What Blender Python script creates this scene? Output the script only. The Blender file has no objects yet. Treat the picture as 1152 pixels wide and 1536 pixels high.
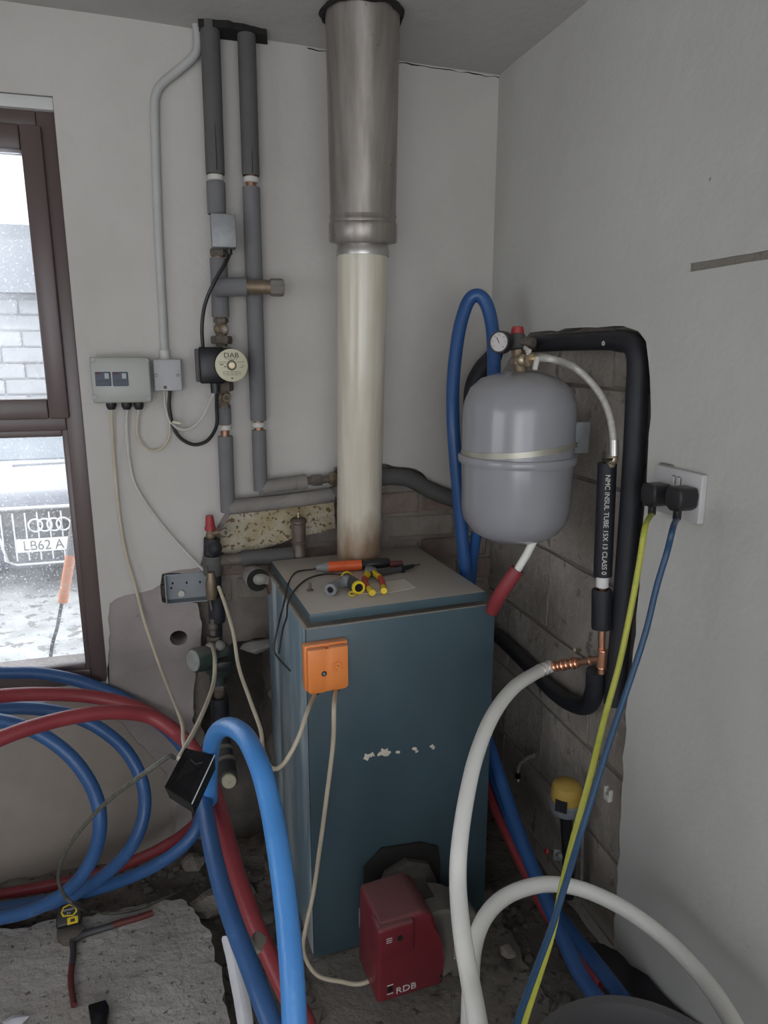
import bpy, bmesh, math, random
from mathutils import Vector, Matrix, noise, geometry
random.seed(7)
V = Vector
scene = bpy.context.scene
COL = scene.collection
PI = math.pi
# ------------------------------------------------------------ camera
F = 1060.0
TH = math.atan(243 / F)
PS = math.atan(314 / math.hypot(F, 243))
CAM = V((0, 0, 1.42))
RT = V((math.cos(PS), -math.sin(PS), 0))
HF = V((math.sin(PS), math.cos(PS), 0))
FW = HF * math.cos(TH) - V((0, 0, 1)) * math.sin(TH)
UP = HF * math.sin(TH) + V((0, 0, 1)) * math.cos(TH)
cd = bpy.data.cameras.new('camera'); cam = bpy.data.objects.new('camera', cd); COL.objects.link(cam)
cd.sensor_fit = 'VERTICAL'; cd.sensor_height = 24; cd.lens = 24 * F / 1536; cd.clip_start = .02; cd.clip_end = 200
cam.matrix_world = Matrix((( RT.x, UP.x, -FW.x, CAM.x), (RT.y, UP.y, -FW.y, CAM.y), (RT.z, UP.z, -FW.z, CAM.z), (0, 0, 0, 1)))
scene.camera = cam
# ------------------------------------------------------------ light
scene.view_settings.view_transform = 'Standard'; scene.view_settings.look = 'None'
scene.view_settings.exposure = -.35; scene.view_settings.gamma = 1; scene.view_settings.use_curve_mapping = False
W = bpy.data.worlds.new('overcast_sky'); scene.world = W; W.use_nodes = True
wn = W.node_tree.nodes; wl = W.node_tree.links
bg = wn['Background']; bg.inputs['Strength'].default_value = 3.4
tc = wn.new('ShaderNodeTexCoord'); nz = wn.new('ShaderNodeTexNoise'); nz.inputs['Scale'].default_value = 1.6; nz.inputs['Detail'].default_value = 3
cr = wn.new('ShaderNodeValToRGB'); cr.color_ramp.elements[0].color = (.78, .87, 1, 1); cr.color_ramp.elements[1].color = (1, 1, 1, 1)
wl.new(tc.outputs['Generated'], nz.inputs['Vector']); wl.new(nz.outputs['Fac'], cr.inputs['Fac']); wl.new(cr.outputs['Color'], bg.inputs['Color'])

def area(name, loc, target, sx, sy, power, color):
    l = bpy.data.lights.new(name, 'AREA'); l.shape = 'RECTANGLE'; l.size = sx; l.size_y = sy; l.energy = power; l.color = color
    o = bpy.data.objects.new(name, l); COL.objects.link(o); o.location = loc
    o.rotation_euler = (V(target) - V(loc)).to_track_quat('-Z', 'Y').to_euler(); return o
# daylight at the openings: assumed doorway behind the camera, unseen left window added to brighten that side, window in the back wall
area('added_left_daylight', (-1.83, .25, 1.2), (0, .4, .8), 1.3, .8, 4.0, (.93, .96, 1))
area('daylight_doorway', (-.9, -2.0, .85), (0.35, 1.8, .65), .9, 1.5, 9.6, (1, .945, .88))
area('daylight_back_window', (-.75, 2.14, 1.3), (-.5, 0, .9), .8, 1.2, 4.5, (.9, .95, 1))

# ------------------------------------------------------------ projection helpers (pixel of the survey photo -> point on a real plane)
def ray(x, y): return FW + RT * ((x - 576) / F) - UP * ((y - 768) / F)
def D(x, y, z): return CAM + ray(x, y) * z
def B(x, y, Y=1.93): v = ray(x, y); return CAM + v * (Y / v.y)
def R(x, y, X=.875): v = ray(x, y); return CAM + v * (X / v.x)
def G(x, y, Z=0.0): v = ray(x, y); return CAM + v * ((Z - CAM.z) / v.z)
def hit(x, y, p, n): v = ray(x, y); return CAM + v * ((V(p) - CAM).dot(n) / v.dot(n))
def LD(l): return [D(*p) for p in l]
def LB(l): return [B(*p) for p in l]
def LR(l): return [R(*p) for p in l]
def sm(P, n=6):
    out = []
    for i in range(len(P) - 1):
        a = P[i - 1] if i else P[0] * 2 - P[1]; b = P[i]; c = P[i + 1]; d = P[i + 2] if i + 2 < len(P) else P[-1] * 2 - P[-2]
        for k in range(n):
            t = k / n
            out.append(.5 * ((2 * b) + (c - a) * t + (2 * a - 5 * b + 4 * c - d) * t * t + (3 * b - a - 3 * c + d) * t ** 3))
    out.append(P[-1].copy()); return out
def frame(o, z, x=None):
    z = V(z).normalized(); x = V(x) if x is not None else (V((1, 0, 0)) if abs(z.x) < .9 else V((0, 1, 0)))
    y = z.cross(x).normalized(); x = y.cross(z)
    return Matrix(((x.x, y.x, z.x, o[0]), (x.y, y.y, z.y, o[1]), (x.z, y.z, z.z, o[2]), (0, 0, 0, 1)))
def WALLB(o): return frame(o, (0, -1, 0), (1, 0, 0))        # x right, y up, z out of the back wall
def WALLR(o): return frame(o, (-1, 0, 0), (0, -1, 0))       # x towards the viewer, y up, z out of the right wall

# ------------------------------------------------------------ materials
MATS = {}
def mat(name, c, rough=.6, metal=0, c2=None, scale=8, bump=0, bscale=60, spots=None, sp_scale=30, sp_th=.66, dust=None, dustamt=.8, coat=0, detail=5, emit=None, stretch=None, trans=0, c2pos=(.35, .7), spec=.5):
    m = bpy.data.materials.new(name); m.use_nodes = True; n = m.node_tree.nodes; l = m.node_tree.links; p = n['Principled BSDF']
    p.inputs['Roughness'].default_value = rough; p.inputs['Metallic'].default_value = metal; p.inputs['Coat Weight'].default_value = coat
    p.inputs['Specular IOR Level'].default_value = spec
    tc = n.new('ShaderNodeTexCoord'); src = tc.outputs['Object']
    if stretch:
        mp = n.new('ShaderNodeMapping'); mp.inputs['Scale'].default_value = stretch; l.new(src, mp.inputs['Vector']); ssrc = mp.outputs['Vector']
    else: ssrc = src
    def ramp(fac, a, b, ca, cb):
        r = n.new('ShaderNodeValToRGB'); e = r.color_ramp.elements; e[0].position = a; e[1].position = b; e[0].color = (*ca, 1); e[1].color = (*cb, 1); l.new(fac, r.inputs['Fac']); return r.outputs['Color']
    def nse(s, d, v):
        t = n.new('ShaderNodeTexNoise'); t.inputs['Scale'].default_value = s; t.inputs['Detail'].default_value = d; t.inputs['Roughness'].default_value = .6; l.new(v, t.inputs['Vector']); return t.outputs['Fac']
    def mix(f, a, b):
        x = n.new('ShaderNodeMix'); x.data_type = 'RGBA'; l.new(f, x.inputs['Factor'])
        for s, q in ((6, a), (7, b)):
            if isinstance(q, tuple): x.inputs[s].default_value = (*q, 1)
            else: l.new(q, x.inputs[s])
        return x.outputs[2]
    col = ramp(nse(scale, detail, ssrc), c2pos[0], c2pos[1], c, c2 or tuple(min(1, v * 1.12) for v in c))
    if spots:
        f = ramp(nse(sp_scale, 3, src), sp_th, sp_th + .05, (0, 0, 0), (1, 1, 1)); col = mix(f, col, spots)
    if dust:
        g = n.new('ShaderNodeNewGeometry'); s = n.new('ShaderNodeSeparateXYZ'); l.new(g.outputs['Normal'], s.inputs[0])
        mr = n.new('ShaderNodeMapRange'); mr.inputs[1].default_value = .45; mr.inputs[2].default_value = .95; mr.inputs[4].default_value = 1; l.new(s.outputs['Z'], mr.inputs[0])
        mm = n.new('ShaderNodeMath'); mm.operation = 'MULTIPLY'; l.new(mr.outputs[0], mm.inputs[0])
        l.new(ramp(nse(9, 6, src), .25, .6, (dustamt * .55,) * 3, (dustamt,) * 3), mm.inputs[1]); col = mix(mm.outputs[0], col, dust)
    l.new(col, p.inputs['Base Color'])
    if bump:
        b = n.new('ShaderNodeBump'); b.inputs['Strength'].default_value = bump; b.inputs['Distance'].default_value = .01
        l.new(nse(bscale, 6, src), b.inputs['Height']); l.new(b.outputs['Normal'], p.inputs['Normal'])
    if emit: p.inputs['Emission Color'].default_value = (*emit, 1); p.inputs['Emission Strength'].default_value = 1
    if trans: p.inputs['Transmission Weight'].default_value = trans
    MATS[name] = m; return m
M_plaster = mat('plaster_paint', (.49, .468, .435), .75, c2=(.56, .538, .505), scale=2.2, bump=.35, bscale=22, spots=(.24, .22, .20), sp_scale=55, sp_th=.73)
M_plaster_r = mat('plaster_paint_right', (.51, .502, .472), .75, c2=(.57, .562, .532), scale=2.0, bump=.3, bscale=14, spots=(.25, .23, .2), sp_scale=34, sp_th=.755)
M_ceil = mat('ceiling_paint', (.47, .45, .43), .8, c2=(.53, .51, .49), scale=3, bump=.3, bscale=18)
M_render = mat('bare_render', (.28, .245, .235), .9, c2=(.38, .335, .32), scale=4, bump=.5, bscale=30, spots=(.12, .1, .09), sp_scale=30, sp_th=.7)
M_render2 = mat('dusty_cream_render', (.25, .215, .185), .9, c2=(.32, .28, .245), scale=3, bump=.4, bscale=25, spots=(.16, .13, .11), sp_scale=26, sp_th=.72)
M_yellow = mat('crumbling_yellow_plaster', (.40, .31, .15), .95, c2=(.60, .56, .47), scale=9, bump=1, bscale=70, spots=(.20, .13, .07), sp_scale=70, sp_th=.56)
M_mortar = mat('old_mortar', (.19, .162, .14), .95, c2=(.30, .262, .23), scale=7, bump=1, bscale=35)
M_brick = mat('dirty_red_brick', (.18, .132, .11), .95, c2=(.28, .22, .19), scale=14, bump=.8, bscale=50)
M_brick2 = mat('mortar_smeared_brick', (.22, .19, .16), .95, c2=(.31, .27, .235), scale=14, bump=.8, bscale=50)
M_deep = mat('recess_shade_dark', (.05, .043, .037), .95, c2=(.09, .078, .066), scale=9, bump=1, bscale=30)  # near-black, paints the deep shade at the back of the wall recess
M_block = mat('rough_grey_block', (.30, .268, .235), .95, c2=(.46, .415, .37), scale=6, bump=1, bscale=30, spots=(.24, .21, .185), sp_scale=22, sp_th=.62)
M_dirt = mat('dirt_floor', (.12, .105, .09), .95, c2=(.22, .195, .17), scale=6, bump=1, bscale=45, spots=(.06, .05, .045), sp_scale=40, sp_th=.6)
M_conc = mat('slab_concrete', (.36, .335, .305), .9, c2=(.50, .475, .44), scale=5, bump=1, bscale=32, spots=(.17, .15, .13), sp_scale=60, sp_th=.61)
M_screed = mat('dusty_screed', (.20, .18, .16), .95, c2=(.25, .225, .195), scale=7, bump=.7, bscale=50, spots=(.09, .08, .07), sp_scale=30, sp_th=.64)
M_stone = mat('rubble_stone', (.20, .178, .155), .95, c2=(.34, .305, .27), scale=18, bump=.8, bscale=60)
M_foamg = mat('grey_foam', (.15, .15, .155), .8, c2=(.19, .188, .192), scale=5, bump=.12, bscale=90)
M_foamg2 = mat('dusty_grey_foam', (.19, .175, .165), .9, c2=(.26, .24, .22), scale=9, bump=.4, bscale=50)
M_foamd = mat('dark_grey_foam', (.085, .083, .082), .8, c2=(.12, .115, .112), scale=5, bump=.15, bscale=60)
M_foamk = mat('black_foam', (.012, .013, .018), .6, c2=(.022, .022, .028), scale=6, bump=.1, bscale=60, dust=(.10, .09, .08), dustamt=.5)
M_black = mat('black_plastic', (.012, .012, .014), .4, c2=(.02, .02, .022), scale=12, dust=(.09, .085, .08), dustamt=.3)
M_blackg = mat('gloss_black_plastic', (.007, .007, .008), .25, c2=(.011, .011, .012), spec=.25)
M_dark = mat('dark_void', (.015, .013, .012), .95)
M_brass = mat('tarnished_brass', (.20, .15, .10), .5, .6, c2=(.30, .235, .16), scale=25, bump=.15, bscale=80, dust=(.22, .2, .17))
M_brassb = mat('bright_brass', (.55, .45, .30), .35, .8, c2=(.65, .55, .4), scale=20)
M_bronze = mat('old_bronze', (.12, .10, .08), .65, .4, c2=(.20, .17, .14), scale=30, bump=.3, bscale=90, dust=(.2, .18, .16))
M_copper = mat('new_copper', (.72, .36, .22), .3, .9, c2=(.85, .47, .32), scale=30)
M_copperd = mat('dull_copper', (.33, .17, .11), .45, .8, c2=(.42, .24, .17), scale=30)
M_steel = mat('galvanised_steel', (.27, .28, .285), .55, .4, c2=(.36, .37, .37), scale=30, bump=.1, bscale=70, spots=(.25, .24, .23), sp_scale=25, sp_th=.66)
M_steelp = mat('backbox_steel', (.24, .26, .28), .5, .4, c2=(.30, .32, .34), scale=10)
M_chrome = mat('chrome', (.75, .75, .75), .22, .75)
M_stain = mat('stained_stainless_flue', (.27, .24, .215), .36, .6, c2=(.40, .365, .335), scale=5, stretch=(9, 9, .35), bump=.05, bscale=30, spots=(.10, .08, .07), sp_scale=24, sp_th=.70)
M_zinc = mat('galvanised_ring', (.50, .48, .45), .35, .8, c2=(.62, .6, .57), scale=12)
M_cream = mat('cream_enamel', (.60, .54, .43), .28, c2=(.70, .66, .55), scale=6, stretch=(8, 8, .8), coat=.3, spots=(.42, .36, .27), sp_scale=16, sp_th=.74)
n = M_cream.node_tree.nodes; l = M_cream.node_tree.links; pb_ = n['Principled BSDF']; old = pb_.inputs['Base Color'].links[0].from_socket
tc = n.new('ShaderNodeTexCoord'); sx = n.new('ShaderNodeSeparateXYZ'); l.new(tc.outputs['Object'], sx.inputs[0]); ns = n.new('ShaderNodeTexNoise'); ns.inputs['Scale'].default_value = 22; ns.inputs['Detail'].default_value = 5
mp = n.new('ShaderNodeMapping'); mp.inputs['Scale'].default_value = (1, 1, .35); l.new(tc.outputs['Object'], mp.inputs['Vector']); l.new(mp.outputs['Vector'], ns.inputs['Vector'])
ma = n.new('ShaderNodeMath'); ma.operation = 'MULTIPLY_ADD'; l.new(ns.outputs['Fac'], ma.inputs[0]); ma.inputs[1].default_value = -.22; l.new(sx.outputs['Z'], ma.inputs[2])
mr = n.new('ShaderNodeMapRange'); mr.inputs[1].default_value = .02; mr.inputs[2].default_value = -.085; mr.inputs[3].default_value = 0; mr.inputs[4].default_value = .85; l.new(ma.outputs[0], mr.inputs[0])
mx_ = n.new('ShaderNodeMix'); mx_.data_type = 'RGBA'; l.new(mr.outputs[0], mx_.inputs['Factor']); l.new(old, mx_.inputs[6]); mx_.inputs[7].default_value = (.22, .115, .055, 1); l.new(mx_.outputs[2], pb_.inputs['Base Color'])
M_boiler = mat('blue_boiler_paint', (.046, .080, .098), .42, c2=(.060, .103, .124), scale=5, stretch=(1, 1, .5), dust=(.46, .415, .36), dustamt=1.6, spots=(.10, .15, .17), sp_scale=14, sp_th=.72, coat=.1)
M_boilers = mat('side_lit_blue_paint', (.17, .245, .29), .5, c2=(.40, .45, .47), scale=4, stretch=(3, 3, .6), dust=(.46, .415, .36), dustamt=1.5, c2pos=(.42, .62))  # paler than the front: light from the left put into the side colour
M_rust = mat('rusty_steel', (.13, .07, .045), .9, .1, c2=(.25, .15, .09), scale=30, bump=.5)
M_chip = mat('chipped_primer', (.68, .62, .52), .7)
M_orange = mat('orange_plastic', (.88, .27, .065), .4, c2=(.92, .30, .075), scale=10, dust=(.75, .42, .28), dustamt=.5)
M_oran2 = mat('probe_orange', (.72, .12, .03), .4)
M_burner = mat('burner_red', (.19, .024, .033), .36, c2=(.225, .032, .043), scale=6, dust=(.21, .10, .095), dustamt=.85)
M_alu = mat('cast_aluminium', (.20, .185, .165), .65, .3, c2=(.30, .28, .25), scale=10, bump=.3, bscale=50)
M_tank = mat('pale_grey_enamel', (.28, .28, .298), .25, c2=(.30, .30, .318), scale=3, coat=.25, dust=(.30, .29, .285), dustamt=.7)
M_white = mat('white_plastic', (.74, .73, .70), .4, c2=(.78, .77, .75))
M_whited = mat('grubby_white_plastic', (.52, .50, .46), .5, c2=(.62, .60, .56), scale=12)
M_whiteh = mat('white_pipe', (.80, .79, .74), .32, c2=(.84, .83, .79), scale=5)
M_blue = mat('blue_pipe', (.030, .095, .25), .38, c2=(.04, .115, .29), scale=10, bump=.08, bscale=90, spots=(.06, .15, .34), sp_scale=40, sp_th=.66)
M_bluel = mat('bright_blue_pipe', (.06, .24, .60), .30, c2=(.075, .28, .66), scale=10, bump=.15, bscale=90)
M_blued = mat('deep_blue_pipe', (.02, .075, .22), .38, c2=(.028, .095, .27), scale=10)
M_red = mat('red_pipe', (.24, .032, .040), .42, c2=(.29, .045, .052), scale=10, spots=(.36, .08, .08), sp_scale=40, sp_th=.7)
M_redcap = mat('red_cap', (.32, .03, .03), .5, dust=(.35, .22, .2), dustamt=.5)
M_grey = mat('grey_box_plastic', (.40, .40, .41), .5, c2=(.45, .45, .46), scale=9)
M_ctrl = mat('greygreen_enclosure', (.30, .31, .275), .35, c2=(.35, .36, .32), scale=4, coat=.2)
M_breaker = mat('breaker_blue_grey', (.035, .05, .085), .45)
M_cond = mat('painted_conduit', (.43, .425, .41), .6, c2=(.5, .495, .48), scale=9)
M_ccream = mat('cream_cable', (.50, .435, .32), .5, c2=(.58, .515, .40), scale=20)
M_cwhite = mat('white_cable', (.52, .50, .47), .5, c2=(.6, .58, .55), scale=20)
M_cblack = mat('black_cable', (.014, .014, .016), .4)
M_cblue = mat('blue_cable', (.016, .055, .12), .4)
M_cgreenk = mat('scuffed_black_green_cable', (.05, .05, .045), .5, c2=(.13, .13, .10), scale=90)
M_frame = mat('brown_window_frame', (.105, .073, .070), .33, c2=(.13, .093, .09), scale=3, stretch=(2, 2, .3))
M_sill = mat('white_sill', (.6, .6, .58), .5, c2=(.68, .68, .66))
M_label = mat('cream_label', (.56, .53, .38), .45, c2=(.62, .59, .44), scale=14)
M_print = mat('dark_print', (.05, .045, .035), .6)
M_wprint = mat('white_print', (.62, .62, .60), .5)
M_grey2 = mat('dull_white_plastic', (.50, .48, .48), .45, c2=(.55, .53, .53))
M_paper = mat('paper', (.66, .61, .52), .8, c2=(.70, .66, .57), scale=10)
M_paperw = mat('white_paper', (.58, .59, .62), .8)
M_yel = mat('yellow_plastic', (.68, .50, .02), .4)
M_yeld = mat('faded_yellow_plastic', (.42, .27, .05), .5, c2=(.5, .34, .09), scale=8)
M_pred = mat('plier_red', (.55, .06, .035), .45)
M_dred = mat('dull_red_grip', (.10, .018, .017), .6, c2=(.14, .03, .027))
M_gfit = mat('grey_fitting_plastic', (.21, .215, .225), .5, c2=(.26, .265, .27))
M_dgrey = mat('charcoal_plastic', (.05, .05, .052), .5)
M_green = mat('dark_green_valve', (.025, .045, .038), .5, c2=(.05, .07, .06), scale=20, dust=(.2, .18, .16))
M_tub = mat('grey_rubber_tub', (.05, .048, .05), .55, c2=(.065, .062, .064))
M_groove = mat('groove_filler', (.19, .17, .145), .9, c2=(.24, .22, .19), scale=12, bump=.4)
M_carpaint = mat('dark_car_paint', (.06, .07, .10), .12, .3, coat=1)
M_carglass = mat('car_glass', (.10, .13, .16), .05, coat=1)
M_yard = mat('gravel_yard', (.35, .36, .35), .9, c2=(.62, .62, .6), scale=3, spots=(.22, .22, .2), sp_scale=9, sp_th=.55, detail=8)
M_wallst = mat('pale_stone', (.27, .28, .30), .9, c2=(.38, .39, .41), scale=5)
M_roof = mat('slate_roof', (.16, .17, .19), .7)
M_lamp = mat('clear_lens', (.7, .72, .75), .1, coat=1)
# two-colour cable: green and yellow stripes that run along it
M_yg = mat('yellow_green_cable', (.40, .41, .05), .45, c2=(.50, .49, .08), scale=12, spots=(.34, .42, .05), sp_scale=60, sp_th=.58)
# dusty window pane
g = bpy.data.materials.new('dusty_glass'); g.use_nodes = True; n = g.node_tree.nodes; l = g.node_tree.links; n.clear()
out = n.new('ShaderNodeOutputMaterial'); tr = n.new('ShaderNodeBsdfTransparent'); gl = n.new('ShaderNodeBsdfGlossy'); gl.inputs['Roughness'].default_value = .03
fr = n.new('ShaderNodeFresnel'); fr.inputs['IOR'].default_value = 1.4; m1 = n.new('ShaderNodeMixShader'); m2 = n.new('ShaderNodeMixShader')
df = n.new('ShaderNodeBsdfTranslucent'); df.inputs['Color'].default_value = (.9, .92, .95, 1)
tcn = n.new('ShaderNodeTexCoord'); nz1 = n.new('ShaderNodeTexNoise'); nz1.inputs['Scale'].default_value = 180; nz1.inputs['Detail'].default_value = 3
nz2 = n.new('ShaderNodeTexNoise'); nz2.inputs['Scale'].default_value = 9; nz2.inputs['Detail'].default_value = 6
r1 = n.new('ShaderNodeValToRGB'); r1.color_ramp.elements[0].position = .57; r1.color_ramp.elements[1].position = .68; r1.color_ramp.elements[1].color = (.45,) * 3 + (1,)
r2 = n.new('ShaderNodeValToRGB'); r2.color_ramp.elements[0].position = .3; r2.color_ramp.elements[1].position = .8; r2.color_ramp.elements[0].color = (.03,) * 3 + (1,); r2.color_ramp.elements[1].color = (.22,) * 3 + (1,)
mx = n.new('ShaderNodeMath'); mx.operation = 'MAXIMUM'
for z_ in (nz1, nz2): l.new(tcn.outputs['Object'], z_.inputs['Vector'])
l.new(nz1.outputs['Fac'], r1.inputs['Fac']); l.new(nz2.outputs['Fac'], r2.inputs['Fac']); l.new(r1.outputs['Color'], mx.inputs[0]); l.new(r2.outputs['Color'], mx.inputs[1])
l.new(fr.outputs[0], m1.inputs[0]); l.new(tr.outputs[0], m1.inputs[1]); l.new(gl.outputs[0], m1.inputs[2])
l.new(mx.outputs[0], m2.inputs[0]); l.new(m1.outputs[0], m2.inputs[1]); l.new(df.outputs[0], m2.inputs[2]); l.new(m2.outputs[0], out.inputs['Surface'])
M_glass = g

# ------------------------------------------------------------ mesh helpers
class MB:
    def __init__(s): s.bm = bmesh.new()
    def box(s, size, M=None, bevel=0, seg=2):
        M = M or Matrix()
        b = bmesh.new(); bmesh.ops.create_cube(b, size=1)
        for v in b.verts: v.co = V((v.co.x * size[0], v.co.y * size[1], v.co.z * size[2]))
        if bevel: bmesh.ops.bevel(b, geom=b.edges[:], offset=bevel, segments=seg, profile=.5, affect='EDGES')
        return s.add(b, M)
    def add(s, b, M=Matrix()):
        mp = {v: s.bm.verts.new(M @ v.co) for v in b.verts}
        for f in b.faces:
            try: s.bm.faces.new([mp[v] for v in f.verts])
            except ValueError: pass
        b.free(); return s
    def tube(s, P, r, seg=12, caps=True, flat=1.0):
        rr = r if isinstance(r, (list, tuple)) else [r] * len(P)
        t0 = (P[1] - P[0]).normalized(); x = t0.orthogonal().normalized(); rings = []; pt = t0
        for i, p in enumerate(P):
            t = (P[min(i + 1, len(P) - 1)] - P[max(i - 1, 0)]).normalized()
            q = pt.rotation_difference(t); x = (q @ x); x = (x - t * x.dot(t)).normalized(); pt = t; y = t.cross(x)
            rings.append([s.bm.verts.new(p + (x * math.cos(a) + y * math.sin(a) * flat) * rr[i]) for a in [2 * PI * k / seg for k in range(seg)]])
        for a, b in zip(rings, rings[1:]):
            for k in range(seg): s.bm.faces.new((a[k], a[(k + 1) % seg], b[(k + 1) % seg], b[k]))
        if caps: s.bm.faces.new(rings[0][::-1]); s.bm.faces.new(rings[-1])
        return s
    def lathe(s, prof, M=Matrix(), seg=24):
        rings = []
        for r, z in prof:
            if r < 1e-5: rings.append([s.bm.verts.new(M @ V((0, 0, z)))])
            else: rings.append([s.bm.verts.new(M @ V((r * math.cos(2 * PI * k / seg), r * math.sin(2 * PI * k / seg), z))) for k in range(seg)])
        for a, b in zip(rings, rings[1:]):
            for k in range(seg):
                k2 = (k + 1) % seg
                if len(a) == 1 and len(b) == 1: continue
                if len(a) == 1: s.bm.faces.new((a[0], b[k2], b[k]))
                elif len(b) == 1: s.bm.faces.new((a[k], a[k2], b[0]))
                else: s.bm.faces.new((a[k], a[k2], b[k2], b[k]))
        return s
    def cyl(s, p0, p1, r, r2=None, seg=20, ch=0):
        p0, p1 = V(p0), V(p1); L = (p1 - p0).length; r2 = r if r2 is None else r2
        pr = [(0, 0), (r - ch, 0)] + ([(r, ch)] if ch else []) + ([(r2, L - ch)] if ch else []) + [(r2 - ch, L), (0, L)]
        return s.lathe(pr, frame(p0, p1 - p0), seg)
    def prism(s, poly, d, M=None, bevel=0, seg=2):
        M = M or Matrix()
        b = bmesh.new(); lo = [b.verts.new((x, y, 0)) for x, y in poly]; hi = [b.verts.new((x, y, d)) for x, y in poly]; n_ = len(poly)
        b.faces.new(lo[::-1]); b.faces.new(hi)
        for i in range(n_): b.faces.new((lo[i], lo[(i + 1) % n_], hi[(i + 1) % n_], hi[i]))
        if bevel: bmesh.ops.bevel(b, geom=[e for e in b.edges], offset=bevel, segments=seg, profile=.5, affect='EDGES')
        return s.add(b, M)
    def sphere(s, c, r, seg=12, sc=(1, 1, 1)):
        b = bmesh.new(); bmesh.ops.create_uvsphere(b, u_segments=seg, v_segments=seg // 2 + 2, radius=r)
        return s.add(b, Matrix.Translation(c) @ Matrix.Diagonal((*sc, 1)))
    def torus(s, M, R_, r, seg=24, s2=8):
        P = [M @ V((R_ * math.cos(2 * PI * k / seg), R_ * math.sin(2 * PI * k / seg), 0)) for k in range(seg + 1)]
        return s.tube(P, r, s2, caps=False)
    def done(s, name, m, parent=None, sharp=38, origin=None):
        bmesh.ops.recalc_face_normals(s.bm, faces=s.bm.faces)
        if parent is not None: org = V(PL.get(parent.name, (0, 0, 0)))
        elif origin is not None: org = V(origin)
        else:
            cs = [v.co for v in s.bm.verts]; org = V(((min(c.x for c in cs) + max(c.x for c in cs)) / 2, (min(c.y for c in cs) + max(c.y for c in cs)) / 2, min(c.z for c in cs)))
        for v in s.bm.verts: v.co -= org
        me = bpy.data.meshes.new(name); s.bm.to_mesh(me); s.bm.free()
        for p in me.polygons: p.use_smooth = True
        me.set_sharp_from_angle(angle=math.radians(sharp)); me.materials.append(m)
        o = bpy.data.objects.new(name, me); COL.objects.link(o)
        if parent is not None: o.parent = parent; PL[o.name] = tuple(org)
        else: o.location = org; PL[o.name] = tuple(org)
        return o
PL = {}
def thing(name, label, cat, loc, group=None):
    o = bpy.data.objects.new(name, None); COL.objects.link(o); o.location = loc; o.empty_display_size = .02
    PL[o.name] = tuple(loc); o['label'] = label; o['category'] = cat
    if group: o['group'] = group
    return o
def tag(o, label, cat, group=None):
    o['label'] = label; o['category'] = cat
    if group: o['group'] = group
    return o
def struct(o): o['kind'] = 'structure'; return o
def text(body, size, M, m, parent, name='lettering', ext=.0006, sx=1.0, bold=0):
    c = bpy.data.curves.new(name, 'FONT'); c.body = body; c.size = size; c.extrude = ext; c.align_x = 'CENTER'; c.align_y = 'CENTER'; c.offset = bold
    t = bpy.data.objects.new(name, c); COL.objects.link(t); dg = bpy.context.evaluated_depsgraph_get()
    me = bpy.data.meshes.new_from_object(t.evaluated_get(dg)); bpy.data.objects.remove(t)
    org = V(PL[parent.name]); me.transform(Matrix.Translation(-org) @ M @ Matrix.Diagonal((sx, 1, 1, 1)))
    me.materials.clear(); me.materials.append(m); o = bpy.data.objects.new(name, me); COL.objects.link(o); o.parent = parent; PL[o.name] = tuple(org); return o
def hexnut(mb, p, d, r, h, seg=6):
    return mb.lathe([(0, 0), (r * .9, 0), (r, h * .2), (r, h * .8), (r * .9, h), (0, h)], frame(V(p) - V(d).normalized() * h / 2, d), seg)
def lag(p0, p1, r, m, parent, name='foam_lagging', wob=.03, rin=.45):
    p0, p1 = V(p0), V(p1); n_ = max(3, int((p1 - p0).length / .05)); L = (p1 - p0).length
    pr = [(r * rin, .002), (r * .96, 0)]
    for i in range(n_ + 1):
        t = i / n_; pr.append((r * (1 + wob * (noise.noise(p0 * 9 + V((t * L * 12, 0, 0))))), .003 + t * (L - .006)))
    pr += [(r * .96, L), (r * rin, L - .002)]
    return MB().lathe(pr, frame(p0, p1 - p0), 20).done(name, m, parent)
def pipe(pts, r, m, name, parent=None, n=6, seg=14):
    return MB().tube(sm(pts, n) if n else pts, r, seg).done(name, m, parent)
def cable(pts, r, m, label, cat='cable', name='cable', n=7, seg=8, group=None):
    return tag(pipe(pts, r, m, name, None, n, seg), label, cat, group)

# plate with holes cut from a 2D outline; front face at local z=0, thickness goes backward
def jag(poly, amp, step=.02, keep=()):
    out = []
    for i, (a, b) in enumerate(zip(poly, poly[1:] + poly[:1])):
        a, b = V(a), V(b); L = (b - a).length
        if i in keep: out.append(tuple(a)); continue
        k = max(1, int(L / step))
        nrm = V((-(b - a).y, (b - a).x)) / max(L, 1e-6)
        for j in range(k):
            q = a.lerp(b, j / k); o_ = 0 if j == 0 else amp * noise.noise(V((q.x * 31, q.y * 31, i))) * 2
            out.append(tuple(q + nrm * o_))
    return out
def ojag(poly, amp, step=.02):
    out = []
    for i, (a, b) in enumerate(zip(poly, poly[1:])):
        a, b = V(a), V(b); L = (b - a).length; k = max(1, int(L / step)); nrm = V((-(b - a).y, (b - a).x)) / max(L, 1e-6)
        for j in range(k):
            q = a.lerp(b, j / k); o_ = 0 if j == 0 else amp * noise.noise(V((q.x * 31, q.y * 31, i))) * 2
            out.append(tuple(q + nrm * o_))
    return out + [tuple(poly[-1])]
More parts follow.
